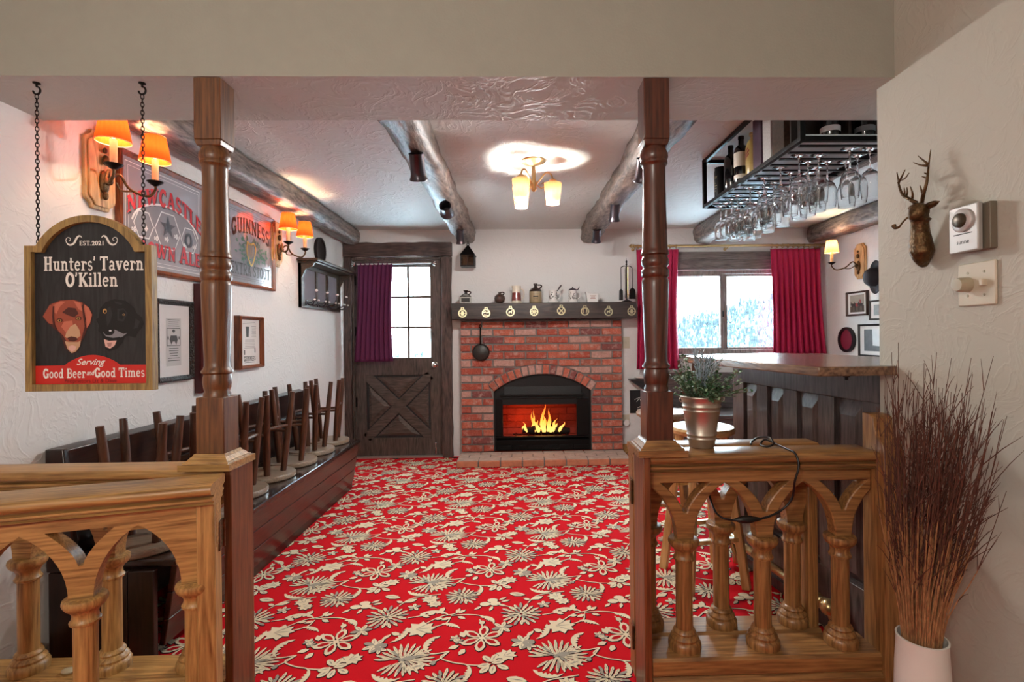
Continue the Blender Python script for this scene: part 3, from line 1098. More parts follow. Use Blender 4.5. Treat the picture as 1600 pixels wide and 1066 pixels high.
def bp(s, n, z):
    return PA + PD * s + PN * n + Vector((0, 0, z))


def bbox(mb, s0, s1, n0, n1, z0, z1):
    vs = [bp(s, n, z) for z in (z0, z1) for s, n in ((s0, n0), (s1, n0), (s1, n1), (s0, n1))]
    return mb.add(vs, [(3, 2, 1, 0), (4, 5, 6, 7), (0, 1, 5, 4), (1, 2, 6, 5), (2, 3, 7, 6), (3, 0, 4, 7)])


q = MB()
bbox(q, .0, SE, -.06, -.022, .001, 1.052)
q.build('body', BARZ, bar, world=True)
PX = [(.186, .33), (.416, .551), (.643, .763), (.847, .966)]
q = MB()
bbox(q, 0, SE, -.022, 0, .937, 1.052)
bbox(q, 0, SE, -.022, 0, .05, .24)
bbox(q, 0, SE, -.022, .012, .001, .05)
for a, b in zip([0] + [p[1] for p in PX], [p[0] for p in PX] + [SE]):
    bbox(q, a, b, -.022, 0, .24, .937)
q.build('frame', BARZ, bar, world=True, bevel=.002)
for a, b in PX:
    q = MB()
    a1, b1, z0, z1, i = a + .006, b - .006, .25, .934, .030
    vs = [bp(s, -.0215, z) for s, z in ((a1, z0), (b1, z0), (b1, z1), (a1, z1))] + [bp(s, -.001, z) for s, z in ((a1 + i, z0 + i), (b1 - i, z0 + i), (b1 - i, z1 - .06), (a1 + i, z1 - .06))]
    q.add(vs, [(4, 5, 6, 7), (0, 1, 5, 4), (1, 2, 6, 5), (2, 3, 7, 6), (3, 0, 4, 7), (3, 2, 1, 0)])
    q.build('raised_panel', BARZ, bar, world=True, smooth=0)
top = [(.933, 1.578), (1.185, 1.578), (1.185, 1.6615), (1.60, 1.6615), (1.55, 2.40), (1.40, 2.74), (1.06, 2.70), (.85, 2.54), (.805, 2.48), (.795, 2.42)]
MB().prism(top, 1.053, 1.083, fr=lambda a, b, d: (a, b, d)).build('counter_top', wood('bar_top_plank', '#3a2418', '#8a6a50', 'y', 7, .22, .05, .4), bar, world=True, bevel=.004)
MB().cyl((1.10, 1.70, 1.040), (1.10, 1.70, 1.053), .012).cyl((1.10, 1.70, 1.030), (1.10, 1.70, 1.04), .006).build('hook_button', BLK, bar, world=True)
fr_ = thing('foot_rail', 'brass foot rail with ball end running along the foot of the bar', 'foot rail', tuple(bp(.45, .075, 0)))
MB().tube([bp(.30, .075, .14), bp(1.04, .075, .14)], .019, 16).build('tube', BRASS, fr_, world=True)
q = MB()
q.ball(bp(.275, .075, .14), .032, 18, 12)
q.lathe([(.016, 0), (.024, .004), (.024, .012), (.020, .016), (.020, .03), (.025, .034), (.025, .042), (.018, .046)], bp(.298, .075, .14), 18, rot=Vector((0, 0, 1)).rotation_difference(PD).to_matrix())
q.build('ball_end', BRASS, fr_, world=True)
for s in (.275, .98):
    q = MB()
    q.tube([bp(s, .075, .14), bp(s, .062, .10), bp(s, .045, .05), bp(s, .035, .001)], [.012, .012, .014, .02], 10)
    q.tube([bp(s, .075, .14), bp(s, .04, .14), bp(s, .0005, .14)], [.009, .009, .012], 8)
    q.build('bracket', BRASS, fr_, world=True)


# ================================================================== BAR STOOLS
def bar_stool(x, y, rz, h, wx, wz, label):
    t = thing('bar_stool', label, 'stool', (x, y, 0), rz, 'bar stools at the counter')
    MB().lathe([(0, h - .034), (.140, h - .034), (.152, h - .026), (.155, h - .012), (.148, h), (0, h)], n=40).build('seat', wx, t, smooth=40)
    e = []
    for k in range(4):
        a = PI / 4 + k * PI / 2
        p0, p1 = Vector((.2 * math.cos(a), .2 * math.sin(a), .001)), Vector((.105 * math.cos(a), .105 * math.sin(a), h - .033))
        MB().bar(p0, p1, .036, .036, (math.cos(a), math.sin(a), 0)).build('leg', wz, t, bevel=.003)
        e.append((p0, p1))
    for i, j, u in ((0, 1, .32), (2, 3, .32), (1, 2, .42), (3, 0, .42), (0, 1, .62), (2, 3, .62)):
        MB().bar(e[i][0].lerp(e[i][1], u), e[j][0].lerp(e[j][1], u), .028, .02).build('stretcher', wz, t, bevel=.003)
    return t


bar_stool(.882, 2.475, .15, .742, BIRX, BIRZ, 'pale birch bar stool standing in front of the bar, behind the plant bucket')
bar_stool(.835, 2.985, -.3, .742, STLX, PINZ, 'red-brown bar stool standing behind the pale birch one')

# ================================================================== FIREPLACE
BR = []
for nm, c in (('red', '#a14a38'), ('orange', '#b4604a'), ('plum', '#7c423e'), ('pale', '#b58a7e'), ('rust', '#9b5541')):
    m_ = mat('brick_' + nm, c, .8, noise=.45, nscale=40, bump=.7, bscale=70)
    nt_ = m_.node_tree                                       # lime bloom and weathering on the faces
    b_ = nt_.nodes['Principled BSDF']
    src = b_.inputs['Base Color'].links[0].from_socket
    n_ = nt_.nodes.new('ShaderNodeTexNoise')
    n_.inputs['Scale'].default_value = 17
    n_.inputs['Detail'].default_value = 9
    n_.inputs['Roughness'].default_value = .72
    tc_ = nt_.nodes.new('ShaderNodeTexCoord')
    nt_.links.new(tc_.outputs['Object'], n_.inputs['Vector'])
    r_ = nt_.nodes.new('ShaderNodeMapRange')
    r_.inputs[1].default_value, r_.inputs[2].default_value, r_.inputs[4].default_value = .50, .68, .75
    nt_.links.new(n_.outputs['Fac'], r_.inputs[0])
    x_ = nt_.nodes.new('ShaderNodeMixRGB')
    x_.inputs[2].default_value = hx('#c2a69b')
    nt_.links.new(r_.outputs[0], x_.inputs[0])
    nt_.links.new(src, x_.inputs[1])
    nt_.links.new(x_.outputs[0], b_.inputs['Base Color'])
    BR.append(m_)
MORTAR = mat('grey_mortar', '#7b7672', .95, noise=.2, nscale=40, bump=.5, bscale=90)
HEARTHB = mat('hearth_brick', '#c07a5c', .75, noise=.35, nscale=22, bump=.5, bscale=60)
HEARTHT = mat('mortar_washed_hearth', '#b8a294', .85, noise=.3, nscale=18, bump=.6, bscale=40)
fp = thing('fireplace', 'red brick fireplace with an arched black insert and a lit fire', 'fireplace', (.2175, 5.0, 0))
FX0, FX1, FZ0, FZ1, FXC = -.575, 1.0, .061, 1.343, .2175
ARC_R, ARC_Z = .757, .058
HA = math.degrees(math.asin(.478 / ARC_R))
opening = [(FXC + ARC_R * math.sin(math.radians(a)), ARC_Z + ARC_R * math.cos(math.radians(a))) for a in [-HA + 2 * HA * i / 24 for i in range(25)]]
mb = MB()
mb.prism([(FX0 + .005, FZ0), (-.2605, FZ0)] + opening + [(.6955, FZ0), (FX1 - .005, FZ0), (FX1 - .005, FZ1), (FX0 + .005, FZ1)], 5.013, 5.0985)
mb.build('mortar_bed', MORTAR, fp, world=True, smooth=0)
R = random.Random(11)
mb = MB()


def brick(poly, jit=True):
    d = R.uniform(-.003, .003)
    cx = sum(p[0] for p in poly) / len(poly)
    cz = sum(p[1] for p in poly) / len(poly)
    n = len(poly)
    rnd = [(x + R.uniform(-.0015, .0015), z + R.uniform(-.0015, .0015)) for x, z in poly]

    def shr(k):
        o = []
        for x, z in rnd:
            dd = math.hypot(x - cx, z - cz)
            o.append((cx + (x - cx) * (dd - k) / dd, cz + (z - cz) * (dd - k) / dd))
        return o
    a, b, c = rnd, rnd, shr(.006)
    vs = [(x, 5.016, z) for x, z in a] + [(x, 5.005 + d, z) for x, z in b] + [(x, 5.000 + d, z) for x, z in c]
    fs = [tuple(range(2 * n, 3 * n))]
    for i in range(n):
        j = (i + 1) % n
        fs += [(i, j, n + j, n + i), (n + i, n + j, 2 * n + j, 2 * n + i)]
    mb.add(vs, fs, R.choice((0, 0, 0, 1, 1, 2, 3, 3, 4)))


def halfw(z):
    if z >= .714:
        v = .856 ** 2 - (z - ARC_Z) ** 2
        return math.sqrt(v) if v > 0 else 0
    return .496 + (z - .645) * .82 if z > .64 else .480


for c in range(17):
    z0 = FZ0 + .006 + c * .0752
    z1 = z0 + .0595
    x = FX0 - (.106 if c % 2 else 0)
    while x < FX1:
        L = .1985
        a, b = max(x, FX0), min(x + L, FX1)
        x += L + .0140
        if b - a < .03:
            continue
        w0, w1 = max(halfw(z0), 0), max(halfw(z1), 0)
        if z0 < .645 < z1:
            w0 = .49
        if z0 >= .70 and a < FXC + .556 and b > FXC - .556 and z0 < .914:
            lb = lambda x: max(z0, ARC_Z + math.sqrt(max(0, .856 ** 2 - (x - FXC) ** 2))) if abs(x - FXC) < .556 else z0
            xs_ = [a + (b - a) * i / 12 for i in range(13)]
            run = []
            for xx in xs_ + [None]:
                if xx is not None and lb(xx) < z1 - .006:
                    run.append(xx)
                else:
                    if len(run) >= 3:
                        brick([(xx_, lb(xx_)) for xx_ in run] + [(run[-1], z1), (run[0], z1)])
                    run = []
            continue
        for side in (-1, 1):
            if side < 0:
                l0, l1 = a, a
                r0, r1 = min(b, FXC - w0), min(b, FXC - w1)
                if w0 == 0 and w1 == 0:
                    r0 = r1 = min(b, FXC) if a < FXC < b else b
                    if a >= FXC:
                        continue
                    r0 = r1 = b
            else:
                if w0 == 0 and w1 == 0:
                    if a < FXC:
                        continue
                l0, l1 = max(a, FXC + w0), max(a, FXC + w1)
                r0, r1 = b, b
            if r0 - l0 < .02 and r1 - l1 < .03:
                continue
            if r0 - l0 < .006:
                l0, r0 = (l0, l0 + .006) if side > 0 else (r0 - .006, r0)
                if side > 0:
                    l0, r0 = r1 - .006, r1
                else:
                    l0, r0 = l1, l1 + .006
            brick([(l0, z0), (r0, z0), (r1, z1), (l1, z1)])
for i in range(16):                                         # the arch ring
    a0 = math.radians(-HA + 2 * HA * (i + .09) / 16)
    a1 = math.radians(-HA + 2 * HA * (i + .91) / 16)
    brick([(FXC + r * math.sin(a), ARC_Z + r * math.cos(a)) for a, r in ((a0, ARC_R + .002), (a1, ARC_R + .002), (a1, .846), (a0, .846))])
mb.build('brick_face', BR, fp, world=True, smooth=0)
# hearth: brick nosing and mortar-washed top
q = MB()
q.box(-.585, 1.005, 4.66, 5.0125, .001, .052)
q.build('hearth_slab', MORTAR, fp, world=True)
q = MB()
for i in range(8):
    x0 = -.585 + i * .2
    q.box(x0 + .004, min(x0 + .192, 1.005), 4.645, 4.675, .003, .056)
q.build('hearth_nosing', HEARTHB, fp, world=True, bevel=.004)
q = MB()
for r_ in range(3):
    for i in range(9):
        x0 = -.585 + (i - .5 * (r_ % 2)) * .2
        a, b = max(x0 + .003, -.583), min(x0 + .195, 1.003)
        if b - a > .03:
            q.box(a, b, 4.678 + r_ * .111, 4.784 + r_ * .111, .05, .060)
q.build('hearth_top', HEARTHT, fp, world=True, bevel=.004)
# iron insert
ins = [(FXC + .752 * math.sin(math.radians(a)), ARC_Z + .752 * math.cos(math.radians(a))) for a in [-HA + 2 * HA * i / 24 for i in range(25)]]
q = MB()
q.prism([[(-.257, .062)] + ins + [(.692, .062)], [(-.172, .205), (.552, .205), (.552, .512), (-.172, .512)]], 5.040, 5.052)
q.build('insert_front', SOOT, fp, world=True, smooth=0)
q = MB()
q.box(-.200, .635, 5.018, 5.042, .600, .612).box(-.18, .615, 5.026, 5.042, .575, .588)
for i in range(5):
    x0 = -.16 + i * .157
    q.box(x0, x0 + .14, 5.032, 5.042, .636, .656)
q.prism([(5.042, .70), (5.020, .612), (5.042, .612)], -.16, .60, fr=lambda a, b, d: (d, a, b))
q.build('insert_hood', SOOT, fp, world=True, bevel=.003)
q = MB()
q.box(-.245, .680, 5.012, 5.042, .190, .204).prism([(5.042, .064), (5.022, .064), (5.018, .165), (5.042, .185)], -.240, .675, fr=lambda a, b, d: (d, a, b))
for i in range(6):
    x0 = -.225 + i * .150
    q.box(x0, x0 + .138, 5.012, 5.024, .075, .115)
q.build('insert_drawer', BLK, fp, world=True, bevel=.003)
for x0, x1 in ((-.240, -.176), (.556, .676)):
    MB().box(x0, x1, 5.024, 5.042, .204, .570).build('insert_side_rail', BLK, fp, world=True, bevel=.003)
FIREB = mat('fire_brick', '#a03a28', .85, noise=.25, nscale=30, bump=.4)
q = MB()
q.box(-.30, .735, 5.42, 5.46, -.05, .76).box(-.2595, -.235, 5.055, 5.44, .06, .70).box(.665, .6945, 5.055, 5.44, .06, .70).box(-.2595, .6945, 5.055, 5.44, .64, .6995).box(-.2595, .6945, 5.055, 5.44, .002, .075).box(-.30, -.26, 5.2505, 5.44, -.05, .76).box(.695, .735, 5.2505, 5.44, -.05, .76).box(-.30, .735, 5.2505, 5.44, .7, .76).box(-.30, .735, 5.2505, 5.44, -.05, .002)
for c in range(8):
    for i in range(6):
        x0 = -.23 + (i - .5 * (c % 2)) * .18
        a, b = max(x0 + .004, -.23), min(x0 + .174, .66)
        if b - a > .02:
            q.box(a, b, 5.405, 5.421, .085 + c * .07, .148 + c * .07)
q.build('firebox_lining', FIREB, fp, world=True, smooth=0)
CHAR = mat('charred_log', '#1a1210', .9, noise=.3, bump=.8, bscale=60)
for p0, p1, r in (((.02, 5.17, .235), (.50, 5.20, .225), .032), ((.06, 5.26, .225), (.44, 5.24, .235), .034), ((.12, 5.13, .262), (.34, 5.28, .290), .026)):
    d = (Vector(p1) - Vector(p0))
    pts = [Vector(p0) + d * t for t in (0, .2, .4, .6, .8, 1)]
    MB().tube(pts, [r * k for k in (.85, 1, .96, 1.05, .97, .8)], 10).build('log', CHAR, fp, world=True, smooth=50)
q = MB()
for i in range(9):
    x0 = -.05 + i * .065
    q.tube([(x0, 5.09, .20), (x0, 5.10, .178), (x0, 5.33, .178)], .007, 8)
q.box(-.08, .50, 5.10, 5.115, .165, .176).box(-.08, .50, 5.30, 5.315, .165, .176)
for x0 in (-.05, .47):
    for y0 in (5.108, 5.308):
        q.cyl((x0, y0, .075), (x0, y0, .17), .007, n=8)
q.build('grate', BLK, fp, world=True)
# flames: tapering tongues that give off light
FLM, _nt, _b = _new('flame')
_tc = _nt.nodes.new('ShaderNodeTexCoord')
_sx = _nt.nodes.new('ShaderNodeSeparateXYZ')
_mr = _nt.nodes.new('ShaderNodeMapRange')
_mr.inputs[1].default_value, _mr.inputs[2].default_value = .22, .50
_rp = _nt.nodes.new('ShaderNodeValToRGB')
_e = _rp.color_ramp.elements
_e[0].position, _e[0].color = 0, (1, .52, .13, 1)
_e[1].position, _e[1].color = 1, (1, .10, .008, 1)
_x = _e.new(.4)
_x.color = (1, .27, .03, 1)
_nt.links.new(_tc.outputs['Object'], _sx.inputs[0])
_nt.links.new(_sx.outputs['Z'], _mr.inputs[0])
_nt.links.new(_mr.outputs[0], _rp.inputs[0])
_nt.links.new(_rp.outputs[0], _b.inputs['Emission Color'])
_b.inputs['Emission Strength'].default_value = 1.3
_b.inputs['Base Color'].default_value = (0, 0, 0, 1)
R = random.Random(5)
for x, y, h, r, ln in ((.205, 5.17, .29, .030, .02), (.150, 5.16, .20, .030, -.02), (.275, 5.16, .235, .030, .012), (.235, 5.14, .17, .040, .0), (.115, 5.18, .225, .018, .015), (.32, 5.16, .13, .030, .02),
                       (.065, 5.15, .10, .022, -.02), (.385, 5.15, .10, .024, .03), (.03, 5.17, .075, .018, .0), (.18, 5.13, .12, .034, -.01), (.36, 5.2, .08, .028, 0), (.30, 5.12, .09, .03, 0)):
    pts, rs = [], []
    for k in range(12):
        u = k / 11
        pts.append((x + ln * u * 2 + .014 * math.sin(7 * u + x * 40) * u, y, .222 + h * u))
        rs.append(max(.0006, .74 * r * (math.sin(PI * min(1, .18 + u * .85)) ** .9) * (1 - .55 * u) * (1 + .12 * math.sin(11 * u + x * 60))))
    MB().tube(pts, rs, 10).build('flame', FLM, fp, world=True, smooth=80)
bulb('fire_light', (.20, 5.11, .34), 1.1, (1, .34, .08), .06)
bulb('ember_light', (.0, 5.26, .33), .5, (1, .22, .05), .05)

# ================================================================== MANTEL AND WHAT STANDS ON IT
mt = thing('mantel_shelf', 'dark rough timber mantel beam above the brick fireplace', 'mantel', (.24, 4.97, 1.345))
R = random.Random(2)
vs, fs, N = [], [], 40
for i in range(N + 1):
    x = -.640 + 1.758 * i / N
    j = [R.uniform(-.0035, .0035) for _ in range(8)]
    vs += [(x, 4.850 + j[0], 1.352 + j[1]), (x, 4.846 + j[2], 1.43), (x, 4.852 + j[3], 1.500 + j[4] * .4), (x, 4.862, 1.505), (x, 5.098, 1.505), (x, 5.098, 1.350), (x, 4.862, 1.347 + j[5])]
for i in range(N):
    for k in range(7):
        fs.append((i * 7 + k, i * 7 + (k + 1) % 7, i * 7 + 7 + (k + 1) % 7, i * 7 + 7 + k))
fs += [tuple(range(7)), tuple(N * 7 + k for k in range(7))]
MB().add(vs, fs).build('beam', MANT, mt, world=True, smooth=30)
ZM, YM = 1.5055, 4.93


def loop_handle(mb, x, z0, z1, out, r=.006, y=0):
    mb.tube(bez((x, y, z1), (x + out * 1.3, y, z1 + .008), (x + out * 1.3, y, z0 + .01), (x, y, z0), 12), r, 8)


t = thing('whisky_flagon', 'small dark squat flagon with a pale label at the left end of the mantel', 'bottle', (-.513, YM, ZM), 0, 'jugs on the mantel')
MB().box(-.052, .052, -.035, .035, .0, .070).prism([(-.052, .07), (.052, .07), (.022, .092), (-.022, .092)], -.03, .03).lathe([(.017, .09), (.014, .112), (.024, .120), (.022, .128), (0, .128)], n=16).build('body', DARKC, t, bevel=.004)
q = MB(); loop_handle(q, .018, .085, .115, .03); q.build('handle', DARKC, t)
MB().box(-.056, .056, -.0365, -.0352, .0, .062).build('label', mat('worn_label', '#a8a49c', .6, noise=.5, nscale=50), t)
MB().box(-.040, .040, -.0372, -.0366, .012, .05).build('label_print', INK, t)
t = thing('round_jug', 'small round dark brown jug standing second from the left on the mantel', 'jug', (-.187, YM - .03, ZM), 0, 'jugs on the mantel')
MB().lathe([(0, 0), (.026, 0), (.046, .018), (.053, .045), (.047, .068), (.024, .084), (.014, .092), (.016, .106), (.011, .107), (0, .107)], n=28).build('body', mat('mottled_brown_glaze', '#40322c', .28, coat=.4, noise=.4), t, smooth=60)
q = MB(); loop_handle(q, .014, .072, .102, .028); q.build('handle', DARKC, t)
t = thing('pitcher', 'tall cream pitcher with a red hunting scene on the mantel', 'pitcher', (-.028, YM, ZM), 0, 'jugs on the mantel')
MB().lathe([(0, 0), (.050, 0), (.052, .008), (.046, .02), (.041, .08), (.040, .125), (.043, .152), (.046, .165), (.043, .165), (.038, .15), (.038, .12), (0, .12)], n=30).prism([(-.04, .155), (-.060, .166), (-.04, .166)], -.012, .012).build('body', CREAM, t, smooth=50)
q = MB(); loop_handle(q, .040, .035, .135, .036, .005); q.build('handle', CREAM, t)
PIC = mat('hunting_scene_glaze', '#7b3b38', .3, noise=.8, nscale=55, coat=.3)
MB().lathe([(.0468, .022), (.0425, .078), (.0412, .10)], n=30).build('painted_band', PIC, t, smooth=60)
t = thing('stoneware_jug', 'tan stoneware flagon with a dark brown shoulder in the middle of the mantel', 'jug', (.157, YM, ZM), 0, 'jugs on the mantel')
MB().lathe([(0, 0), (.057, 0), (.060, .006), (.060, .112), (0, .112)], n=32).build('body', STONEW, t, smooth=50)
MB().lathe([(.0602, .108), (.060, .118), (.048, .135), (.020, .150), (.015, .160), (.015, .172), (.020, .175), (.020, .186), (0, .186)], n=32).build('shoulder', DARKC, t, smooth=50)
q = MB(); loop_handle(q, .020, .135, .172, .040, .007); q.build('handle', DARKC, t)
lab = MB()
for z, w, h in ((.085, .034, .004), (.066, .026, .012), (.047, .030, .003), (.038, .022, .003)):
    pts = [(.0606 * math.sin(a), -.0606 * math.cos(a)) for a in [-.9 * w / .034 * .6 + i * (1.8 * w / .034 * .6) / 8 for i in range(9)]]
    for i in range(8):
        lab.add([(pts[i][0], pts[i][1], z - h), (pts[i + 1][0], pts[i + 1][1], z - h), (pts[i + 1][0], pts[i + 1][1], z), (pts[i][0], pts[i][1], z)], [(0, 1, 2, 3)])
lab.build('printed_text', INK, t)


def stein(x, label, lid_open, deco):
    t = thing('beer_stein', label, 'stein', (x, YM, ZM), 0, 'jugs on the mantel')
    MB().lathe([(0, 0), (.050, 0), (.052, .006), (.046, .014), (.041, .022), (.038, .06), (.037, .11), (.039, .118), (.035, .118), (.034, .10), (0, .10)], n=30).build('body', WHITEC, t, smooth=50)
    q = MB(); loop_handle(q, .037, .03, .10, .036, .0055); q.build('handle', WHITEC, t)
    lid = MB().lathe([(.039, 0), (.040, .006), (.034, .012), (.020, .018), (.006, .024), (.007, .032), (0, .034)], n=24)
    if lid_open:
        lid = MB().ball((.068, 0, .150), (.009, .034, .03), 14, 8, rot=Matrix.Rotation(math.radians(35), 3, 'Y')).tube([(.042, 0, .112), (.05, 0, .125), (.060, 0, .135)], .005, 8)
    else:
        lid.xf(Matrix.Translation((0, 0, .119)))
        lid.tube([(.03, 0, .126), (.05, 0, .126), (.060, 0, .142), (.064, 0, .156)], [.004, .005, .005, .003], 8)
    lid.build('pewter_lid', PEWTER, t, smooth=50)
    d = MB()
    R_ = random.Random(deco)
    for k in range(26):
        a = R_.uniform(-1.2, 1.2)
        z = R_.uniform(.035, .098)
        s, h = R_.uniform(.06, .18), R_.uniform(.004, .010)
        d.add([(.0415 * math.sin(a + u), -.0415 * math.cos(a + u), z + v) for u, v in ((-s, 0), (0, -h), (s, 0), (0, h))], [(0, 1, 2, 3)])
    d.build('painted_figures', mat('dark_stein_decoration', '#3b332c', .4), t)


stein(.324, 'white beer stein with dark figures and its lid tipped open on the mantel', True, 4)
stein(.516, 'white beer stein with a closed pewter lid on the mantel', False, 9)
t = thing('water_jug', 'plain white square pub jug at the right of the row on the mantel', 'jug', (.700, YM, ZM), 0, 'jugs on the mantel')
MB().prism([(-.048, 0), (.058, 0), (.060, .075), (.044, .086), (-.040, .086), (-.066, .108), (-.056, .072)], -.042, .042).build('body', WHITEC, t, bevel=.007)
q = MB(); loop_handle(q, .055, .02, .075, .022, .006); q.build('handle', WHITEC, t)
q = MB()
for z, x0, x1 in ((.060, -.022, .034), (.048, -.014, .026), (.034, -.02, .03)):
    q.box(x0, x1, -.0428, -.0421, z, z + .005)
q.build('printed_text', mat('faded_red_print', '#96685f', .6), t)

t = thing('companion_set', 'small stand of dark fireside tools at the right end of the mantel', 'fire tools', (1.040, YM, ZM))
MB().lathe([(0, 0), (.050, 0), (.052, .008), (.03, .016), (.012, .022), (.006, .03), (.006, .36), (.012, .368), (.006, .376), (.010, .392), (.004, .405), (0, .43)], n=16).tube([(-.055, 0, .335), (-.03, 0, .35), (.03, 0, .35), (.055, 0, .335)], .004, 8).tube([(0, -.05, .335), (0, 0, .352), (0, .05, .335)], .004, 8).build('stand', IRON, t)
MB().cyl((-.055, 0, .12), (-.055, 0, .33), .004, n=8).lathe([(0, .02), (.020, .02), (.018, .11), (.008, .125), (0, .13)], (-.055, 0, 0), 14).build('brush', SOOT, t)
MB().cyl((.055, 0, .12), (.055, 0, .33), .004, n=8).prism([(.022, .03), (.088, .03), (.082, .12), (.055, .145), (.028, .12)], -.004, .004).build('shovel', IRON, t)
MB().cyl((0, -.05, .04), (0, -.05, .33), .004, n=8).tube([(0, -.05, .06), (.018, -.05, .075)], .003, 6).build('poker', BRASS, t)
MB().cyl((.0, .05, .04), (.0, .05, .33), .004, n=8).build('tongs', IRON, t)

# horse brasses along the front of the mantel beam
G_HB = 'horse brasses along the mantel beam'
xs = [-.537, -.315, -.085, .139, .396, .621, .846, 1.066]
zs = [1.412, 1.411, 1.420, 1.421, 1.428, 1.421, 1.414, 1.416]
lbl = ['round horse brass nailed below the dark flagon at the left end of the mantel', 'round horse brass with wavy bars, second from the left on the mantel', 'round horse brass with a small animal below the pitcher on the mantel',
       'round sunburst horse brass below the stoneware jug on the mantel', 'round horse brass with a cross below the open stein on the mantel', 'horseshoe-shaped horse brass below the lidded stein on the mantel',
       'round horse brass with a bird right of the white jug on the mantel', 'round horse brass below the fireside tools at the right end of the mantel']
for k in range(8):
    t = thing('horse_brass', lbl[k], 'horse brass', (xs[k], 4.8425, zs[k]), 0, G_HB)
    q = MB()
    ring = arc(0, -.004, .040, .040, 0, 351, 40)
    inner = arc(0, -.004, .030, .030, 0, 345, 24)
    q.prism([ring, inner], -.003, .001)
    q.prism([[(-.016, .030), (.016, .030), (.013, .052), (-.013, .052)], [(-.007, .036), (.007, .036), (.006, .046), (-.006, .046)]], -.003, .001)
    if k == 3:
        for i in range(8):
            a = i * PI / 4
            q.prism([(.005 * math.cos(a - .8), -.004 + .005 * math.sin(a - .8)), (.031 * math.cos(a - .1), -.004 + .031 * math.sin(a - .1)), (.031 * math.cos(a + .1), -.004 + .031 * math.sin(a + .1)), (.005 * math.cos(a + .8), -.004 + .005 * math.sin(a + .8))], -.0029, .0009)
    elif k == 4:
        for a in (PI / 4, -PI / 4):
            q.bar((-.03 * math.cos(a), -.001, -.004 - .03 * math.sin(a)), (.03 * math.cos(a), -.001, -.004 + .03 * math.sin(a)), .008, .003, (0, 1, 0))
    elif k == 5:
        q.tube([(p[0], -.001, p[1]) for p in arc(0, 0, .018, .026, -60, 240, 14)], .005, 8)
    elif k in (2, 6):
        q.prism([(-.018, -.008), (-.012, .006), (.006, .004), (.012, .016), (.020, .012), (.014, .0), (.016, -.018), (.010, -.018), (.006, -.006), (-.006, -.008), (-.010, -.02), (-.016, -.02)], -.0029, .0009)
    elif k == 1:
        q.prism([(-.028, .008), (-.006, .016), (.0, .006), (.026, .012), (.028, .0), (.004, -.006), (-.004, .004), (-.026, -.004)], -.0029, .0009)
        q.prism([(-.02, -.014), (.02, -.02), (.018, -.028), (-.016, -.026)], -.0029, .0009)
    else:
        q.prism([(-.012, -.026), (.012, -.026), (.015, 0), (.008, .018), (-.008, .018), (-.015, 0)], -.0029, .0009)
        q.box(-.03, .03, -.0029, .0009, -.008, -.003)
    q.build('pendant', mat('pale_polished_brass', '#d6cba6', .28, .85), t, smooth=40)
    MB().cyl((0, -.004, .044), (0, .003, .044), .003, n=8).build('nail', IRON, kids(t)[-1])

t = thing('frying_pan', 'dark long-handled pan hanging on the brick face left of the fire', 'pan', (-.378, 4.958, 1.035))
RX = Matrix.Rotation(-PI / 2, 3, 'X')
MB().lathe([(0, .004), (.066, .0), (.074, -.006), (.080, -.034), (.084, -.036), (.082, -.028), (.075, .003), (.066, .010), (0, .012)], n=32, rot=Matrix.Rotation(PI / 2, 3, 'X')).xf(Matrix.Translation((0, -.002, 0))).build('bowl', mat('worn_iron_pan', '#3a3836', .45, .6, noise=.3), t, smooth=50)
MB().tube([(0, -.02, .078), (0, -.012, .12), (0, -.008, .24)], [.008, .006, .007], 8).tube([(p[0], -.008, .252 + p[1]) for p in arc(0, 0, .011, .014, -90, 255, 14)], .004, 6).build('handle', IRON, t)
MB().cyl((0, .038, .262), (0, -.022, .262), .003, n=8).build('nail', IRON, t)

# ================================================================== DOOR
d1 = struct(thing('door_1', 'dark wooden stable door with a glazed top and a crossed lower panel', 'door', (-1.2, 5.13, 0)))
q = MB()
q.prism([[(-1.628, .012), (-.772, .012), (-.772, 1.968), (-1.628, 1.968)], [(-1.51, .985), (-.888, .985), (-.888, 1.885), (-1.51, 1.885)], [(-1.525, .19), (-.893, .19), (-.893, .812), (-1.525, .812)]], 5.115, 5.155)
slab = q.build('slab', DORZ, d1, world=True, smooth=0, bevel=.004)
q = MB()
q.box(-1.53, -.888, 5.135, 5.15, .185, .815)
q.build('back_panel', BLACKW, d1, world=True, smooth=0)  # black so the grooves read deeper: their shade is put into the colour
q = MB()                                                    # raised triangles and the crossing boards
cx_, cz_ = -1.209, .501
for (ax, az), (bx, bz) in (((-1.525, .19), (-.893, .812)), ((-1.525, .812), (-.893, .19))):
    q.bar((ax, 5.127, az), (bx, 5.127, bz), .024 if az < .5 else .022, .095, (-(bz - az), 0, bx - ax))
q.build('cross_brace', DORX, d1, world=True, smooth=0, bevel=.003)
q = MB()
for tri in (((-1.42, .79), (-1.0, .79), (-1.209, .585)), ((-1.42, .212), (-1.0, .212), (-1.209, .417)), ((-1.503, .71), (-1.503, .292), (-1.295, .501)), ((-.915, .71), (-.915, .292), (-1.123, .501))):
    mx_ = sum(p[0] for p in tri) / 3
    mz_ = sum(p[1] for p in tri) / 3
    inn = [(mx_ + (x - mx_) * .62, mz_ + (z - mz_) * .62) for x, z in tri]
    q.add([(x, 5.134, z) for x, z in tri] + [(x, 5.122, z) for x, z in inn], [(3, 4, 5), (0, 1, 4, 3), (1, 2, 5, 4), (2, 0, 3, 5)])
q.build('raised_panels', DORX, d1, world=True, smooth=0)
q = MB()
for x in (-1.305, -1.106):
    q.box(x - .011, x + .011, 5.122, 5.148, .985, 1.885)
for z in (1.284, 1.588):
    q.box(-1.51, -.888, 5.122, 5.148, z - .011, z + .011)
q.build('glazing_bars', DORZ, d1, world=True, bevel=.003)
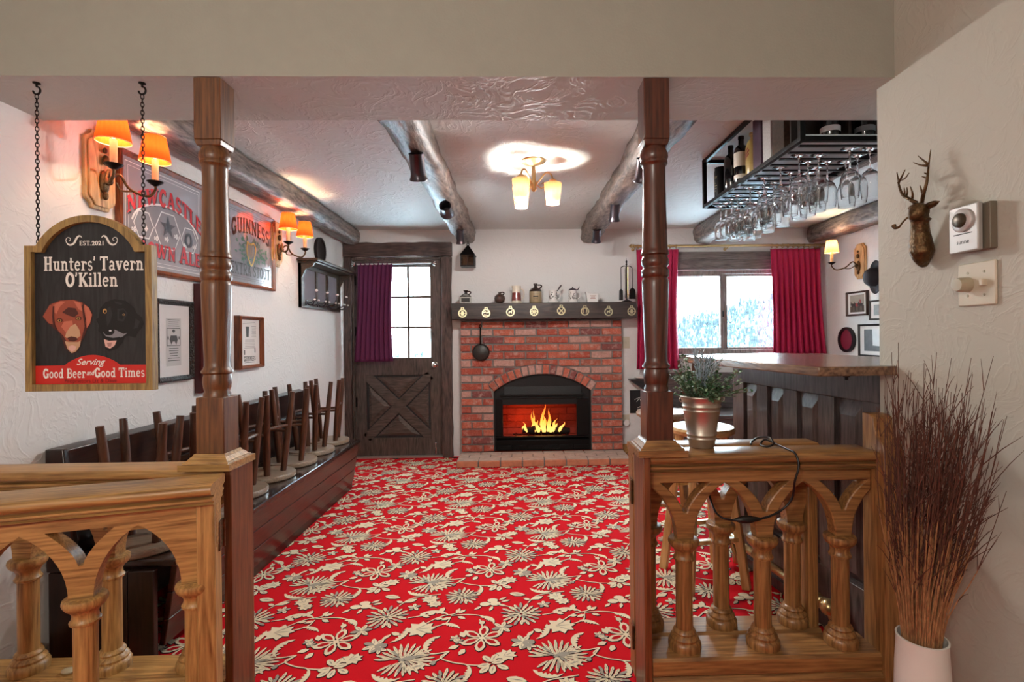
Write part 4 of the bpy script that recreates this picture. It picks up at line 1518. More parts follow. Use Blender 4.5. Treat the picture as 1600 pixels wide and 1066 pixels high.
MB().box(-1.512, -.886, 5.134, 5.138, .983, 1.887).build('pane', GLASSW, d1, world=True, smooth=0)
q = MB()
q.lathe([(.030, 0), (.030, .004), (.022, .008), (.011, .012), (.011, .026), (.022, .032), (.029, .042), (.028, .054), (.018, .062), (0, .064)], (-.845, 5.1145, .912), 20, rot=Matrix.Rotation(PI / 2, 3, 'X'))
q.build('knob', CHROME, slab, world=True, smooth=60)
q = MB()
for z in (.55, 1.25, 1.75):
    q.box(-1.635, -1.612, 5.108, 5.116, z - .045, z + .045)
q.build('hinges', IRON, slab, world=True)
MB().cyl((-.84, 5.09, .03), (-.84, 5.115, .03), .006, n=8).cyl((-.84, 5.10, .028), (-.84, 5.10, .13), .007, n=8).ball((-.84, 5.10, .135), .012).build('floor_bolt', CHROME, slab, world=True)
MB().box(-1.63, -.77, 5.06, 5.24, .0015, .016).build('threshold', mat('worn_aluminium_sill', '#b8b2ac', .4, .7), d1, world=True)
trim = struct(thing('trim_1', 'rough dark timber door surround', 'door surround', (-1.2, 5.07, 0)))
R = random.Random(8)


def rough_board(mb, x0, x1, y0, y1, z0, z1, axis, n=14, j=.006):
    vs, fs = [], []
    for i in range(n + 1):
        u = i / n
        r = [R.uniform(-j, j) for _ in range(4)]
        if axis == 'z':
            z = z0 + (z1 - z0) * u
            vs += [(x0 + r[0], y0 + r[2], z), (x1 + r[1], y0 + r[3], z), (x1 + r[1], y1, z), (x0 + r[0], y1, z)]
        else:
            x = x0 + (x1 - x0) * u
            vs += [(x, y0 + r[2], z0 + r[0]), (x, y0 + r[3], z1 + r[1]), (x, y1, z1 + r[1]), (x, y1, z0 + r[0])]
    for i in range(n):
        for k in range(4):
            fs.append((i * 4 + k, i * 4 + (k + 1) % 4, i * 4 + 4 + (k + 1) % 4, i * 4 + 4 + k))
    fs += [(0, 1, 2, 3), tuple(n * 4 + k for k in (3, 2, 1, 0))]
    mb.add(vs, fs)


q = MB(); rough_board(q, -1.712, -.660, 5.035, 5.099, 1.982, 2.118, 'x'); q.build('lintel', RUSX, trim, world=True, bevel=.004)
q = MB(); rough_board(q, -.766, -.668, 5.045, 5.099, .001, 1.976, 'z'); q.build('jamb', RUSZ, trim, world=True, bevel=.004)
q = MB(); rough_board(q, -1.712, -1.648, 5.045, 5.099, .001, 1.976, 'z'); q.build('jamb', RUSZ, trim, world=True, bevel=.004)
MB().box(-1.642, -1.626, 5.075, 5.11, .017, 1.975).box(-.774, -.770, 5.085, 5.11, .017, 1.975).box(-1.626, -.774, 5.075, 5.11, 1.955, 1.975).build('door_stop', DORZ, trim, world=True)


# ================================================================== CURTAINS
def curtain(name, label, xt, xb, z0, z1, y, folds, amp, material, parts=None, seed=1, ruffle=0):
    t = thing(name, label, 'curtain', ((xt[0] + xt[1]) / 2, y, z0))
    nx, nz = folds * 10, 28
    Rr = random.Random(seed)
    ph = [Rr.uniform(-.5, .5) for _ in range(folds + 1)]
    vs, fs = [], []
    for k in range(nz + 1):
        v = k / nz
        e = min(1, v * 1.6)
        a0 = xt[0] + (xb[0] - xt[0]) * v + .012 * math.sin(3 * v)
        a1 = xt[1] + (xb[1] - xt[1]) * v - .018 * math.sin(PI * v)
        for i in range(nx + 1):
            u = i / nx
            f = u * folds
            p = ph[int(min(f, folds - 1))]
            sx = (a1 - a0) / folds * .18 * math.sin(2 * PI * f * 1.0 + .5 + p * v)
            yy = amp * (.45 + .55 * e) * (math.sin(2 * PI * f + p * .6) + .25 * math.sin(4 * PI * f + 1 + 2 * v))
            zz = z1 + (z0 - z1) * v + (ruffle * math.sin(2 * PI * f * 1.5) if k == 0 else 0)
            vs.append((a0 + (a1 - a0) * u + sx * e, y + yy, zz))
    for k in range(nz):
        for i in range(nx):
            fs.append((k * (nx + 1) + i, k * (nx + 1) + i + 1, (k + 1) * (nx + 1) + i + 1, (k + 1) * (nx + 1) + i))
    o = MB().add(vs, fs).build('cloth', material, t, smooth=180, world=True)
    s = o.modifiers.new('thick', 'SOLIDIFY')
    s.thickness = .004
    s.offset = 0
    return t


def torus(mb, c, R_, r, axis='x', n=18, k=8):
    pts = []
    for i in range(n):
        a = 2 * PI * i / n
        u, v = R_ * math.cos(a), R_ * math.sin(a)
        pts.append(Vector(c) + (Vector((0, u, v)) if axis == 'x' else Vector((u, 0, v)) if axis == 'y' else Vector((u, v, 0))))
    mb.tube(pts, r, k, closed=True)


cr = curtain('curtain', 'crimson pleated curtain gathered at the right side of the window', (2.485, 2.985), (2.50, 3.035), .985, 2.025, 5.0, 9, .026, CURT, seed=3)
for i in range(10):
    q = MB(); torus(q, (2.50 + i * .054, 5.0, 2.053), .018, .004); q.build('curtain_ring', BRASS, cr, world=True, smooth=60)
cl_ = curtain('curtain', 'crimson curtain at the left side of the window, half hidden behind the right post', (1.155, 1.57), (1.140, 1.56), .85, 2.025, 5.0, 7, .024, CURT, seed=4)
for i in range(7):
    q = MB(); torus(q, (1.17 + i * .063, 5.0, 2.053), .018, .004); q.build('curtain_ring', BRASS, cl_, world=True, smooth=60)
rod = thing('curtain_rod', 'long brass curtain rod above the window', 'curtain rod', (2.06, 5.0, 2.06))
MB().cyl((1.135, 5.0, 2.06), (3.005, 5.0, 2.06), .0115, n=14).build('pole', BRASS, rod, world=True)
for x, sg in ((1.135, -1), (3.005, 1)):
    q = MB()
    q.lathe([(.012, 0), (.018, .004), (.018, .010), (.011, .014), (.020, .026), (.019, .034), (.010, .046 if sg < 0 else .04), (0, .056 if sg < 0 else .046)], (x, 5.0, 2.06), 14, rot=Matrix.Rotation(sg * PI / 2, 3, 'Y'))
    q.build('finial', BRASS, rod, world=True, smooth=50)
for x in (1.14, 2.07, 2.99):
    MB().tube([(x, 5.0, 2.046), (x, 5.04, 2.04), (x, 5.097, 2.04)], .006, 8).cyl((x, 5.092, 2.04), (x, 5.0985, 2.04), .016, n=14).build('bracket', BRASS, rod, world=True)
dc = curtain('door_curtain', 'dark plum curtain covering the left half of the door window', (-1.575, -1.235), (-1.625, -1.245), .955, 1.915, 5.04, 8, .012, CURTP, seed=6, ruffle=.006)
rod2 = thing('curtain_rod', 'white curtain rod with leaf ends across the top of the door window', 'curtain rod', (-1.2, 5.045, 1.915))
MB().cyl((-1.585, 5.04, 1.905), (-.86, 5.04, 1.912), .007, n=10).build('pole', mat('white_enamel_rod', '#dcdcdc', .3, .3), rod2, world=True)
for x, sg in ((-1.585, -1), (-.86, 1)):
    q = MB()
    for a in (-.7, 0, .7):
        q.ball((x + sg * (.022 + .012 * math.cos(a)), 5.04, 1.908 + .02 * math.sin(a)), (.020, .006, .009), 10, 6, rot=Matrix.Rotation(-a * sg, 3, 'Y'))
    q.cyl((x - sg * .01, 5.04, 1.908), (x - sg * .01, 5.114, 1.908), .005, n=8)
    q.build('finial', CHROME, rod2, world=True, smooth=60)

# ================================================================== WINDOW AND THE VIEW
w1 = struct(thing('window_1', 'two-pane sliding window looking out to a snowy pine hillside', 'window', (2.07, 5.15, 1.4)))
WF = wood('weathered_window_frame', '#5b5450', '#938a84', 'z', 8, .5, .1)
q = MB()
q.prism([[(1.42, .99), (2.72, .99), (2.72, 1.83), (1.42, 1.83)], [(1.46, 1.03), (1.46, 1.795), (2.68, 1.795), (2.68, 1.03)]], 5.12, 5.20)
q.build('frame', WF, w1, world=True, smooth=0, bevel=.003)
MB().box(2.030, 2.062, 5.125, 5.16, 1.03, 1.795).box(2.068, 2.110, 5.15, 5.19, 1.03, 1.795).build('meeting_stile', WF, w1, world=True, bevel=.003)
MB().box(1.46, 2.04, 5.125, 5.155, 1.03, 1.052).box(1.46, 2.04, 5.125, 5.155, 1.772, 1.795).box(2.11, 2.68, 5.155, 5.185, 1.03, 1.052).box(2.11, 2.68, 5.155, 5.185, 1.772, 1.795).build('sash_rail', WF, w1, world=True, bevel=.003)
MB().box(1.46, 2.035, 5.139, 5.143, 1.05, 1.775).build('pane', GLASSW, w1, world=True, smooth=0)
MB().box(2.11, 2.68, 5.168, 5.172, 1.05, 1.775).build('pane', GLASSW, w1, world=True, smooth=0)
MB().box(2.048, 2.060, 5.108, 5.126, 1.36, 1.42).build('latch', BLK, w1, world=True, bevel=.003)
tr2 = struct(thing('trim_2', 'grey wooden window surround', 'window trim', (2.07, 5.08, 1.4)))
WT = wood('grey_window_trim', '#4a4340', '#7d7470', 'x', 8, .5, .15)
q = MB()
q.box(1.34, 2.80, 5.072, 5.0985, 1.832, 2.012).box(1.34, 2.80, 5.066, 5.0985, 1.926, 1.934).build('head_board', WT, tr2, world=True, bevel=.004)
MB().box(1.34, 2.80, 5.04, 5.0985, .955, .988).build('sill', WT, tr2, world=True, bevel=.006)
MB().box(1.34, 1.42, 5.08, 5.0985, .989, 1.831).box(2.72, 2.80, 5.08, 5.0985, .989, 1.831).build('side_board', WT, tr2, world=True, bevel=.003)

SNOW = mat('snow', '#e4ecf2', .9, noise=.1, nscale=2)
R = random.Random(21)


def ground_z(x, y):
    return -1.2 + (y - 5) / 40 * .8 + max(0, x - 7) * .28 * (y / 45)


vs, fs = [], []
nx, ny = 34, 20
for j in range(ny + 1):
    for i in range(nx + 1):
        x, y = -45 + 100 * i / nx, 5.3 + 45.7 * j / ny
        vs.append((x, y, ground_z(x, y) + .3 * math.sin(x * .7) * math.sin(y * .5)))
for j in range(ny):
    for i in range(nx):
        fs.append((j * (nx + 1) + i, j * (nx + 1) + i + 1, (j + 1) * (nx + 1) + i + 1, (j + 1) * (nx + 1) + i))
struct(MB().add(vs, fs).build('ground', SNOW, smooth=180))
pine = MB()
for k in range(2300):
    y = R.uniform(20, 47)
    x = R.uniform(.1, .62) * y if R.random() < .94 else R.uniform(-.45, .1) * y
    h = R.uniform(.7, 1.5) * (.5 + y / 90)
    z = ground_z(x, y) - .2
    n = 7
    tiers = 5
    for j in range(tiers):
        u = j / tiers
        r = h * .21 * (1 - u) * R.uniform(.8, 1.15)
        zb_ = z + h * (.12 + .84 * u)
        zt_ = zb_ + h * .26
        o = R.uniform(0, 6)
        ring = [(x + r * (1.25 if i % 2 else .72) * math.cos(o + PI * i / n), y + r * (1.25 if i % 2 else .72) * math.sin(o + PI * i / n), zb_ - (.06 * h if i % 2 else 0)) for i in range(2 * n)]
        pine.add(ring + [(x, y, zt_)], [(i, (i + 1) % (2 * n), 2 * n) for i in range(2 * n)], 1 if R.random() < .45 else 0)
o = pine.build('pine_forest', [mat('frosted_pine', '#16252b', .9, noise=.5, nscale=3), mat('snow_laden_pine', '#40545c', .9, noise=.4, nscale=3)], smooth=0, fix=False)
tag(o, 'snowy pine trees covering the hillside outside the window', 'trees', kind='stuff')
# bare frosted brush just below the window
brush = MB()
for k in range(150):
    y = R.uniform(9, 15)
    x = R.uniform(.26, .58) * y
    z = ground_z(x, y) + R.uniform(0, .3)
    p = Vector((x, y, z))
    for b in range(5):
        d = Vector((R.uniform(-1, 1), R.uniform(-.4, .4), R.uniform(.4, 1.3))).normalized()
        L = R.uniform(.4, 1.1)
        q1, q2 = p + d * L * .5, p + d * L + Vector((R.uniform(-.2, .2), 0, R.uniform(-.1, .15)))
        brush.tube([p, q1, q2], [.014, .010, .004], 4)
        for e_ in range(3):
            s_ = p.lerp(q2, R.uniform(.3, .9))
            brush.tube([s_, s_ + Vector((R.uniform(-.3, .3), R.uniform(-.1, .1), R.uniform(.0, .3)))], [.006, .003], 4)
o = brush.build('frosted_brush', mat('frosted_twig', '#56686f', .9), smooth=0, fix=False)
tag(o, 'bare frosted bushes on the slope close below the window', 'bushes', kind='stuff')
# porch outside the door
q = MB()
q.prism([(-2.6, -.3), (-2.2, -.3), (-2.2, 1.1)] + arc(-1.25, 1.1, .95, .85, 180, 0, 18) + [(-.3, -.3), (.9, -.3), (.9, 2.6), (-2.6, 2.6)], 6.3, 6.5)
struct(q.build('trim_3', mat('porch_stucco', '#c9c8c6', .9, noise=.2, bump=.4), smooth=0))
struct(MB().box(-2.6, .9, 5.26, 6.7, -.2, -.02).build('floor_porch', mat('added_snow_on_slab', '#dfe5ea', .9)))  # snow cover is made up, pale to bounce daylight in at the door
struct(MB().prism([(.92, 1.885), (2.145, 1.87), (2.145, 1.74), (2.07, 1.675), (.92, 1.675)], 5.95, 6.15).build('trim_4', mat('porch_rafter', '#5d5a58', .9, noise=.25), smooth=0))

# ================================================================== BACK-WALL FITTINGS
t = thing('light_switch', 'cream switch plate on the back wall beside the bricks, above the round socket', 'switch', (1.064, 5.0985, 1.112))
MB().box(-.035, .035, -.006, 0, -.057, .057).build('plate', IVORY, t, bevel=.003)
MB().box(-.006, .006, -.013, -.005, -.012, .012).build('toggle', IVORY, t, bevel=.002)
t = thing('socket', 'cream outlet plate with a round plug low on the back wall right of the fireplace', 'outlet', (1.055, 5.0985, .335))
MB().box(-.035, .035, -.006, 0, -.057, .057).build('plate', IVORY, t, bevel=.003)
MB().lathe([(0, 0), (.034, 0), (.034, .018), (.028, .026), (0, .026)], (0, -.005, -.025), 20, rot=Matrix.Rotation(PI / 2, 3, 'X')).build('plug', WHITEC, t, smooth=50)
t = thing('wall_shelf', 'small dark triangular bracket shelf on the back wall behind the right post', 'shelf', (1.22, 5.0985, .735))
MB().box(-.14, .14, -.14, 0, 0, .018).build('board', DRKX, t, bevel=.003)
MB().prism([(-.125, 0), (.10, 0), (.05, -.115), (.03, -.115)], -.09, -.002).build('bracket', DRKX, t, smooth=0)
t = thing('shelf_dish', 'small white dish standing on the bracket shelf behind the right post', 'dish', (1.20, 5.02, .7535))
MB().lathe([(0, 0), (.05, 0), (.075, .014), (.075, .018), (.05, .006), (0, .005)], n=28).build('bowl', WHITEC, t, smooth=60)
t = thing('chalkboard', 'small black chalkboard on the back wall under the bracket shelf', 'chalkboard', (1.19, 5.0985, .52))
MB().box(-.095, .095, -.012, 0, -.115, .115).build('board', mat('slate_black', '#101012', .7), t, bevel=.002)
q = MB()
q.tube(spline([(-.03, -.0125, .0), (.0, -.0125, .03), (.015, -.0125, .0), (.03, -.0125, .03), (.05, -.0125, .005)], 6), .002, 6)
q.tube(spline([(-.05, -.0125, .02), (-.02, -.0125, .035), (.03, -.0125, .05)], 6), .002, 6)
q.tube(spline([(-.02, -.0125, -.06), (.01, -.0125, -.05), (.02, -.0125, -.065), (.05, -.0125, -.055)], 6), .002, 6)
q.build('chalk_writing', WHITEPAINT, t)

# bench under the window with one upturned stool
t = thing('bench', 'dark wooden bench against the back wall under the window', 'bench', (2.1, 4.85, 0))
BW = dict(parent=t, world=True)
MB().box(1.34, 2.95, 4.56, 5.02, .42, .455).build('seat', BARX, bevel=.005, **BW)
q = MB()
q.box(1.36, 2.93, 5.02, 5.05, .455, .80)
for i in range(6):
    q.box(1.37 + i * .26, 1.37 + i * .26 + .03, 5.005, 5.02, .47, .78)
q.box(1.36, 2.93, 5.0, 5.02, .78, .81).build('backrest', BARX, bevel=.003, **BW)
MB().box(1.36, 2.93, 4.58, 4.60, .02, .42).build('front_board', BARX, **BW)
MB().box(1.345, 1.36, 4.58, 5.03, .002, .42).box(2.93, 2.945, 4.58, 5.03, .002, .42).build('end_board', BARZ, **BW)
dup(proto, loc=(1.64, 4.78, .4555), rz=.4, label='upturned stool on the bench under the window, behind the plant', group='stools turned upside down on the window bench')

# ================================================================== HANGING SIGN
XS = -1.3215
sign = thing('hanging_sign', 'arched black tavern sign with two dog heads hanging on chains at the left', 'sign', (XS, 1.62, 1.035))


def sp(px, py, Y=1.615):
    p = at(px, py, Y=Y)
    return (p.x, p.z)


SW = dict(parent=sign, world=True)
A1 = math.degrees(math.asin(.157 / .179))
A2 = math.degrees(math.asin(.140 / .152))
outer = [(XS - .1915, 1.035), (XS - .1915, 1.482)] + [(XS + .179 * math.sin(math.radians(a)), 1.396 + .179 * math.cos(math.radians(a))) for a in [-A1 + 2 * A1 * i / 28 for i in range(29)]] + [(XS + .1915, 1.482), (XS + .1915, 1.035)]
inner = [(XS - .1715, 1.056), (XS - .1715, 1.462)] + [(XS + .152 * math.sin(math.radians(a)), 1.402 + .152 * math.cos(math.radians(a))) for a in [-A2 + 2 * A2 * i / 28 for i in range(29)]] + [(XS + .1715, 1.462), (XS + .1715, 1.056)]
MB().prism([outer, inner], 1.603, 1.628).build('frame', wood('gilded_oak_frame', '#6b5330', '#a8894f', 'z', 16, .5, .2), smooth=0, bevel=.002, **SW)
MB().prism([inner], 1.616, 1.627).build('board', BLACKW, smooth=0, **SW)
XZ = lambda a, b, d: (a, d, b)
redp = [(XS - .1715, 1.0562), (XS + .1715, 1.0562), (XS + .1715, 1.113)] + [(XS + x, 1.113 + .032 * math.cos(PI / 2 * x / .084) ** .8 if abs(x) < .084 else 1.113) for x in [.0835 - .167 * i / 16 for i in range(17)]] + [(XS - .1715, 1.113)]
MB().prism([redp], 1.6152, 1.6160).build('red_panel', REDPAINT, smooth=0, **SW)
q = MB()


def words(mb, text, px, py, hgt, wid, d=1.6150, face=slab_geo):
    g = face(text, 1.0)
    xs_ = [a for a, b in g[0]]
    w = max(xs_) - min(xs_)
    m0 = (max(xs_) + min(xs_)) / 2
    cx, cz = sp(px, py)
    put(mb, ([((a - m0) * wid / w + cx, (b - .5) * hgt + cz) for a, b in g[0]], g[1]), XZ, d)


U = 1.615 / 800
def lay(f, *a, **k):
    mb = MB()
    f(mb, *a, **k)
    mb.build('lettering', WHITEPAINT, smooth=0, fix=False, **SW)


def fwords(mb, text, px, py, hgt, wid, d=1.6150, bold=.02, shear=0):
    vs_, fs_ = font_geo(text, 1.0, bold, shear)
    x0, x1 = min(a for a, b in vs_), max(a for a, b in vs_)
    y0, y1 = min(b for a, b in vs_), max(b for a, b in vs_)
    cx, cz = sp(px, py)
    put(mb, ([((a - (x0 + x1) / 2) / (x1 - x0) * wid + cx, (b - (y0 + y1) / 2) / (y1 - y0) * hgt + cz) for a, b in vs_], fs_), XZ, d)



lay(words, "Hunters' Tavern", 146.5, 412, 21.5 * U, 149 * U)
lay(words, "O'Killen", 143, 437, 21.5 * U, 78 * U)
lay(words, 'EST. 2021'.replace('2021', ''), 133, 380, 7 * U, 17 * U)
lay(fwords, '2021', 152.5, 380, 7 * U, 17.5 * U, bold=.03)
lay(words, 'Good Beer', 101, 583.5, 14.5 * U, 64 * U, 1.6145)
lay(words, 'Good Times', 187, 582, 14.5 * U, 75 * U, 1.6145)
lay(fwords, 'and', 142, 582.5, 8 * U, 12 * U, 1.6145, .02, .3)
lay(fwords, 'Serving', 142.5, 567, 13 * U, 43 * U, 1.6145, .012, .4)
for sg in (-1, 1):                                           # flourishes
    q = MB()
    P = [(-14.6, 5.0), (-16.2, 7.4), (-19.2, 8.1), (-22.9, 4.2), (-26.1, -2.4), (-31.7, -5.7), (-36.3, -3.7), (-38.7, 1.5), (-36.6, 5.5), (-33, 5.2), (-31.7, 2.2), (-34, .5)]
    p = spline([(-sg * a * U, b * U, 0) for a, b in P], 6)
    cx, cz = sp(143.3, 377)
    n = len(p)
    for i in range(n - 1):
        w0 = (.0012 + .0052 * math.sin(PI * min(1, i / (n * .62))) if i < n * .62 else .0020)
        v, f = ribbon2d([(p[i].x + cx, p[i].y + cz), (p[i + 1].x + cx, p[i + 1].y + cz)], w0)
        q.add([(a, 1.6150 - i * .000004, b) for a, b in v], f)
    q.build('flourish', WHITEPAINT, smooth=0, fix=False, **SW)
q = MB()
fwords(q, 'Proprietors Liz & Dave', 142, 596, 8.5 * U, 78 * U, 1.6145, .0)
q.build('small_lettering', mat('maroon_lettering', '#6a1512', .5), smooth=0, fix=False, **SW)


def zz(x, y, s=6.272, ox=40, oy=450):
    return sp(ox + x / s, oy + y / s)


def layers(name, items):
    mb, mats = MB(), []
    for k, (m, pts) in enumerate(items):
        if m not in mats:
            mats.append(m)
        mb.flat([zz(*p) for p in pts], 1.6152 - .00012 * (k + 1), XZ, mats.index(m))
    mb.build(name, mats, smooth=0, fix=False, **SW)


def ell(cx, cy, rx, ry, n=14, rot=0):
    c, s = math.cos(rot), math.sin(rot)
    return [(cx + rx * math.cos(2 * PI * i / n) * c - ry * math.sin(2 * PI * i / n) * s, cy + rx * math.cos(2 * PI * i / n) * s + ry * math.sin(2 * PI * i / n) * c) for i in range(n)]


d_ = lambda n, c: mat('dog_paint_' + n, c, .6)
RB, RD, RL, TAN, PNK, BKK, GRY, EYE = d_('russet', '#9a4a34'), d_('dark_russet', '#4a1d14'), d_('light_russet', '#c06a52'), d_('tan', '#c39a78'), d_('pink', '#d8aba0'), d_('black', '#050505'), d_('grey', '#222226'), d_('amber', '#b98a4a')
layers('brown_dog_picture', [
    (RD, [(165, 285), (205, 210), (245, 155), (330, 120), (470, 112), (560, 140), (625, 195), (660, 260), (640, 350), (600, 410), (580, 470), (550, 520), (530, 580), (500, 630), (460, 645), (420, 625), (385, 590), (365, 520), (330, 440), (280, 400), (220, 350)]),
    (RB, [(250, 160), (340, 125), (470, 118), (555, 145), (575, 240), (590, 340), (560, 450), (540, 520), (480, 560), (410, 540), (370, 470), (320, 420), (290, 360), (275, 250)]),
    (RB, [(170, 280), (240, 160), (270, 190), (262, 280), (272, 360), (225, 345)]),
    (RL, [(575, 160), (620, 195), (652, 262), (632, 345), (600, 395), (592, 300), (570, 220)]),
    (RL, [(270, 170), (345, 130), (390, 135), (340, 180), (300, 260), (285, 240)]), (RL, [(470, 125), (540, 150), (560, 230), (520, 210)]),
    (RD, [(360, 240), (420, 190), (490, 200), (520, 250), (480, 290), (420, 270)]),
    (RL, [(380, 330), (460, 320), (470, 400), (400, 440), (350, 380)]),
    (TAN, [(440, 380), (490, 350), (530, 410), (540, 470), (500, 500), (420, 500), (390, 480), (400, 440)]),
    (RD, [(410, 490), (450, 475), (500, 485), (515, 505), (480, 525), (430, 520)]),
    (TAN, [(385, 520), (430, 530), (520, 530), (545, 510), (535, 570), (500, 620), (455, 640), (415, 600)]),
    (PNK, [(420, 575), (460, 560), (500, 575), (490, 610), (455, 625), (430, 605)]),
    (RD, [(270, 180), (285, 175), (280, 290), (295, 410), (275, 380), (262, 280)]), (RD, [(552, 170), (568, 165), (590, 290), (585, 390), (570, 300)]),
    (RD, ell(337, 318, 30, 20)), (EYE, ell(337, 320, 19, 12)), (BKK, ell(338, 320, 9, 10)), (RD, ell(522, 298, 30, 20)), (EYE, ell(522, 300, 19, 12)), (BKK, ell(522, 300, 9, 10))])
layers('black_dog_picture', [
    (BKK, [(690, 310), (715, 290), (730, 200), (780, 140), (870, 108), (980, 125), (1060, 190), (1090, 250), (1140, 290), (1160, 350), (1140, 390), (1110, 420), (1075, 490), (1010, 470), (975, 480), (950, 540), (890, 600), (820, 625), (780, 600), (765, 520), (740, 450), (710, 420), (720, 370)]),
    (GRY, [(800, 200), (830, 180), (850, 260), (830, 330), (800, 380), (790, 300)]), (GRY, [(900, 210), (960, 200), (1000, 250), (960, 330), (900, 320)]), (GRY, [(1080, 300), (1120, 330), (1100, 390), (1060, 400)]), (GRY, [(870, 130), (950, 150), (940, 170), (880, 150)]),
    (BKK, [(920, 220), (965, 215), (985, 250), (950, 310), (915, 300)]),
    (d_('muzzle_grey', '#7f7f86'), [(760, 440), (800, 400), (880, 410), (960, 450), (1000, 440), (950, 480), (880, 500), (800, 490)]),
    (BKK, ell(818, 425, 55, 42)), (d_('nose_shine', '#c8c8d0'), ell(832, 420, 13, 9)), (BKK, [(760, 470), (860, 490), (930, 480), (910, 530), (800, 530)]),
    (PNK, [(770, 500), (820, 520), (895, 515), (875, 565), (830, 595), (785, 575)]), (d_('tongue_dark', '#a87b74'), [(800, 540), (850, 535), (840, 575), (810, 575)]),
    (EYE, ell(780, 228, 20, 24)), (BKK, ell(782, 232, 11, 13)), (GRY, ell(968, 262, 22, 13)), (EYE, ell(966, 263, 12, 9)), (BKK, ell(966, 263, 6, 7))])


def chain(parent, x, y, z0, z1, pitch=.0125):
    q = MB()
    z, k = z1, 0
    while z > z0 + .004:
        w, h = .0042, .0085
        pts = []
        for i in range(14):
            a = 2 * PI * i / 14
            u, v = w * math.cos(a), h * math.sin(a)
            pts.append((x + u * math.cos(k * PI / 2 + .5), y + u * math.sin(k * PI / 2 + .5), z - h + v))
        q.tube(pts, .0014, 6, closed=True)
        z -= pitch
        k += 1
    q.build('chain', IRON, parent, smooth=60, world=True)


for k, (x, lb) in enumerate(((-1.487, 'black screw hook in the soffit holding the left chain of the sign'), (-1.166, 'black screw hook in the soffit holding the right chain of the sign'))):
    chain(sign, x, 1.622, 1.483, 1.955)
    MB().cyl((x, 1.622, 1.472), (x, 1.622, 1.484), .003, n=8).build('ring_screw', IRON, sign, world=True)
    t = thing('ceiling_hook', lb, 'hook', (x, 1.622, 1.9895))
    MB().lathe([(0, 0), (.010, 0), (.010, -.003), (.004, -.006), (0, -.006)], n=14).tube([(0, 0, 0), (0, 0, -.012)] + [(.011 * math.sin(a), .0, -.024 + .012 * math.cos(a)) for a in [0, .5, 1, 1.6, 2.2, 2.8, 3.4, 4.0, 4.6]], .003, 8).build('hook', IRON, t)

# ================================================================== LEFT WALL
LW = lambda a, b, d: (XL + d, a, b)
MIRR = mat('etched_mirror_silver', '#a9a8b0', .10, .45, noise=.1, nscale=8)
ETCH = mat('etched_pale_line', '#c9c9c9', .5)


def wall_frame(name, label, cat, y0, y1, z0, z1, fw, dp, fm, fr=LW, inner=None, group=None, base=.0006):
    """picture frame standing on a wall: moulding, backing/inner sheet"""
    t = thing(name, label, cat, fr((y0 + y1) / 2, z0, .01), 0, group)
    q = MB()
    o = [(y0, z0), (y1, z0), (y1, z1), (y0, z1)]
    i1 = [(y0 + fw, z0 + fw), (y1 - fw, z0 + fw), (y1 - fw, z1 - fw), (y0 + fw, z1 - fw)]
    im = [(y0 + fw * .35, z0 + fw * .35), (y1 - fw * .35, z0 + fw * .35), (y1 - fw * .35, z1 - fw * .35), (y0 + fw * .35, z1 - fw * .35)]
    vs = [fr(a, b, base) for a, b in o] + [fr(a, b, dp * .8) for a, b in o] + [fr(a, b, dp) for a, b in im] + [fr(a, b, dp * .55) for a, b in i1] + [fr(a, b, base) for a, b in i1]
    fs = []
    for r in range(4):
        for k in range(4):
            fs.append((r * 4 + k, r * 4 + (k + 1) % 4, r * 4 + 4 + (k + 1) % 4, r * 4 + 4 + k))
    for k in range(4):
        fs.append((k, (k + 1) % 4, 16 + (k + 1) % 4, 16 + k))
    q.add(vs, fs)
    q.build('frame', fm, t, world=True, smooth=0)
    MB().prism([[(y0 + fw * .8, z0 + fw * .8), (y1 - fw * .8, z0 + fw * .8), (y1 - fw * .8, z1 - fw * .8), (y0 + fw * .8, z1 - fw * .8)]], base + .001, dp * .42, fr=fr).build('mirror' if inner is MIRR else 'mount', inner or PAPER, t, world=True, smooth=0)
    return t, dp * .42


def lines(mb, y0, y1, z, n, dz, h, fr, d, rnd, jag=.25):
    for k in range(n):
        w = (y1 - y0) * (1 - rnd.uniform(0, jag))
        c = (y0 + y1) / 2
        mb.flat([(c - w / 2, z - k * dz), (c + w / 2, z - k * dz), (c + w / 2, z - k * dz + h), (c - w / 2, z - k * dz + h)], d, fr)


FW1 = wood('mirror_frame_wood', '#3b1a0c', '#8a4a24', 'z', 10, .35, .1)
m1, dd = wall_frame('pub_mirror', 'wide framed pub mirror with red lettering and a star above the hanging sign', 'mirror', 2.225, 2.830, 1.495, 2.017, .024, .03, FW1, inner=MIRR)
d = dd + .0010
RLET, DLET = mat('mirror_red_enamel', '#b3202a', .4), mat('mirror_dark_shadow', '#2b1a1d', .5)
yc = 2.535
sh, q = MB(), MB()
g = slab_geo('NEWCASTLE', .078, .84)
wp = lambda a, b: (yc + a, 1.795 + b * (1.05 - .4 * abs(a)) - 1.25 * a * a + .035)
put(q, g, LW, d + .0008, warp=wp)
put(sh, g, LW, d, warp=lambda a, b: (wp(a, b)[0] + .006, wp(a, b)[1] - .006))
sh.build('letter_shadow', DLET, m1, world=True, smooth=0, fix=False)
q.build('lettering', RLET, m1, world=True, smooth=0, fix=False)
sh, q = MB(), MB()
g = slab_geo('BROWN ALE', .068, .92, caps_first=1.28)
wp2 = lambda a, b: (yc + a - .005, 1.575 + b)
put(q, g, LW, d + .0008, warp=wp2)
put(sh, g, LW, d, warp=lambda a, b: (yc + a + .001, 1.569 + b))
sh.build('letter_shadow', DLET, m1, world=True, smooth=0, fix=False)
q.build('lettering', RLET, m1, world=True, smooth=0, fix=False)
q = MB()
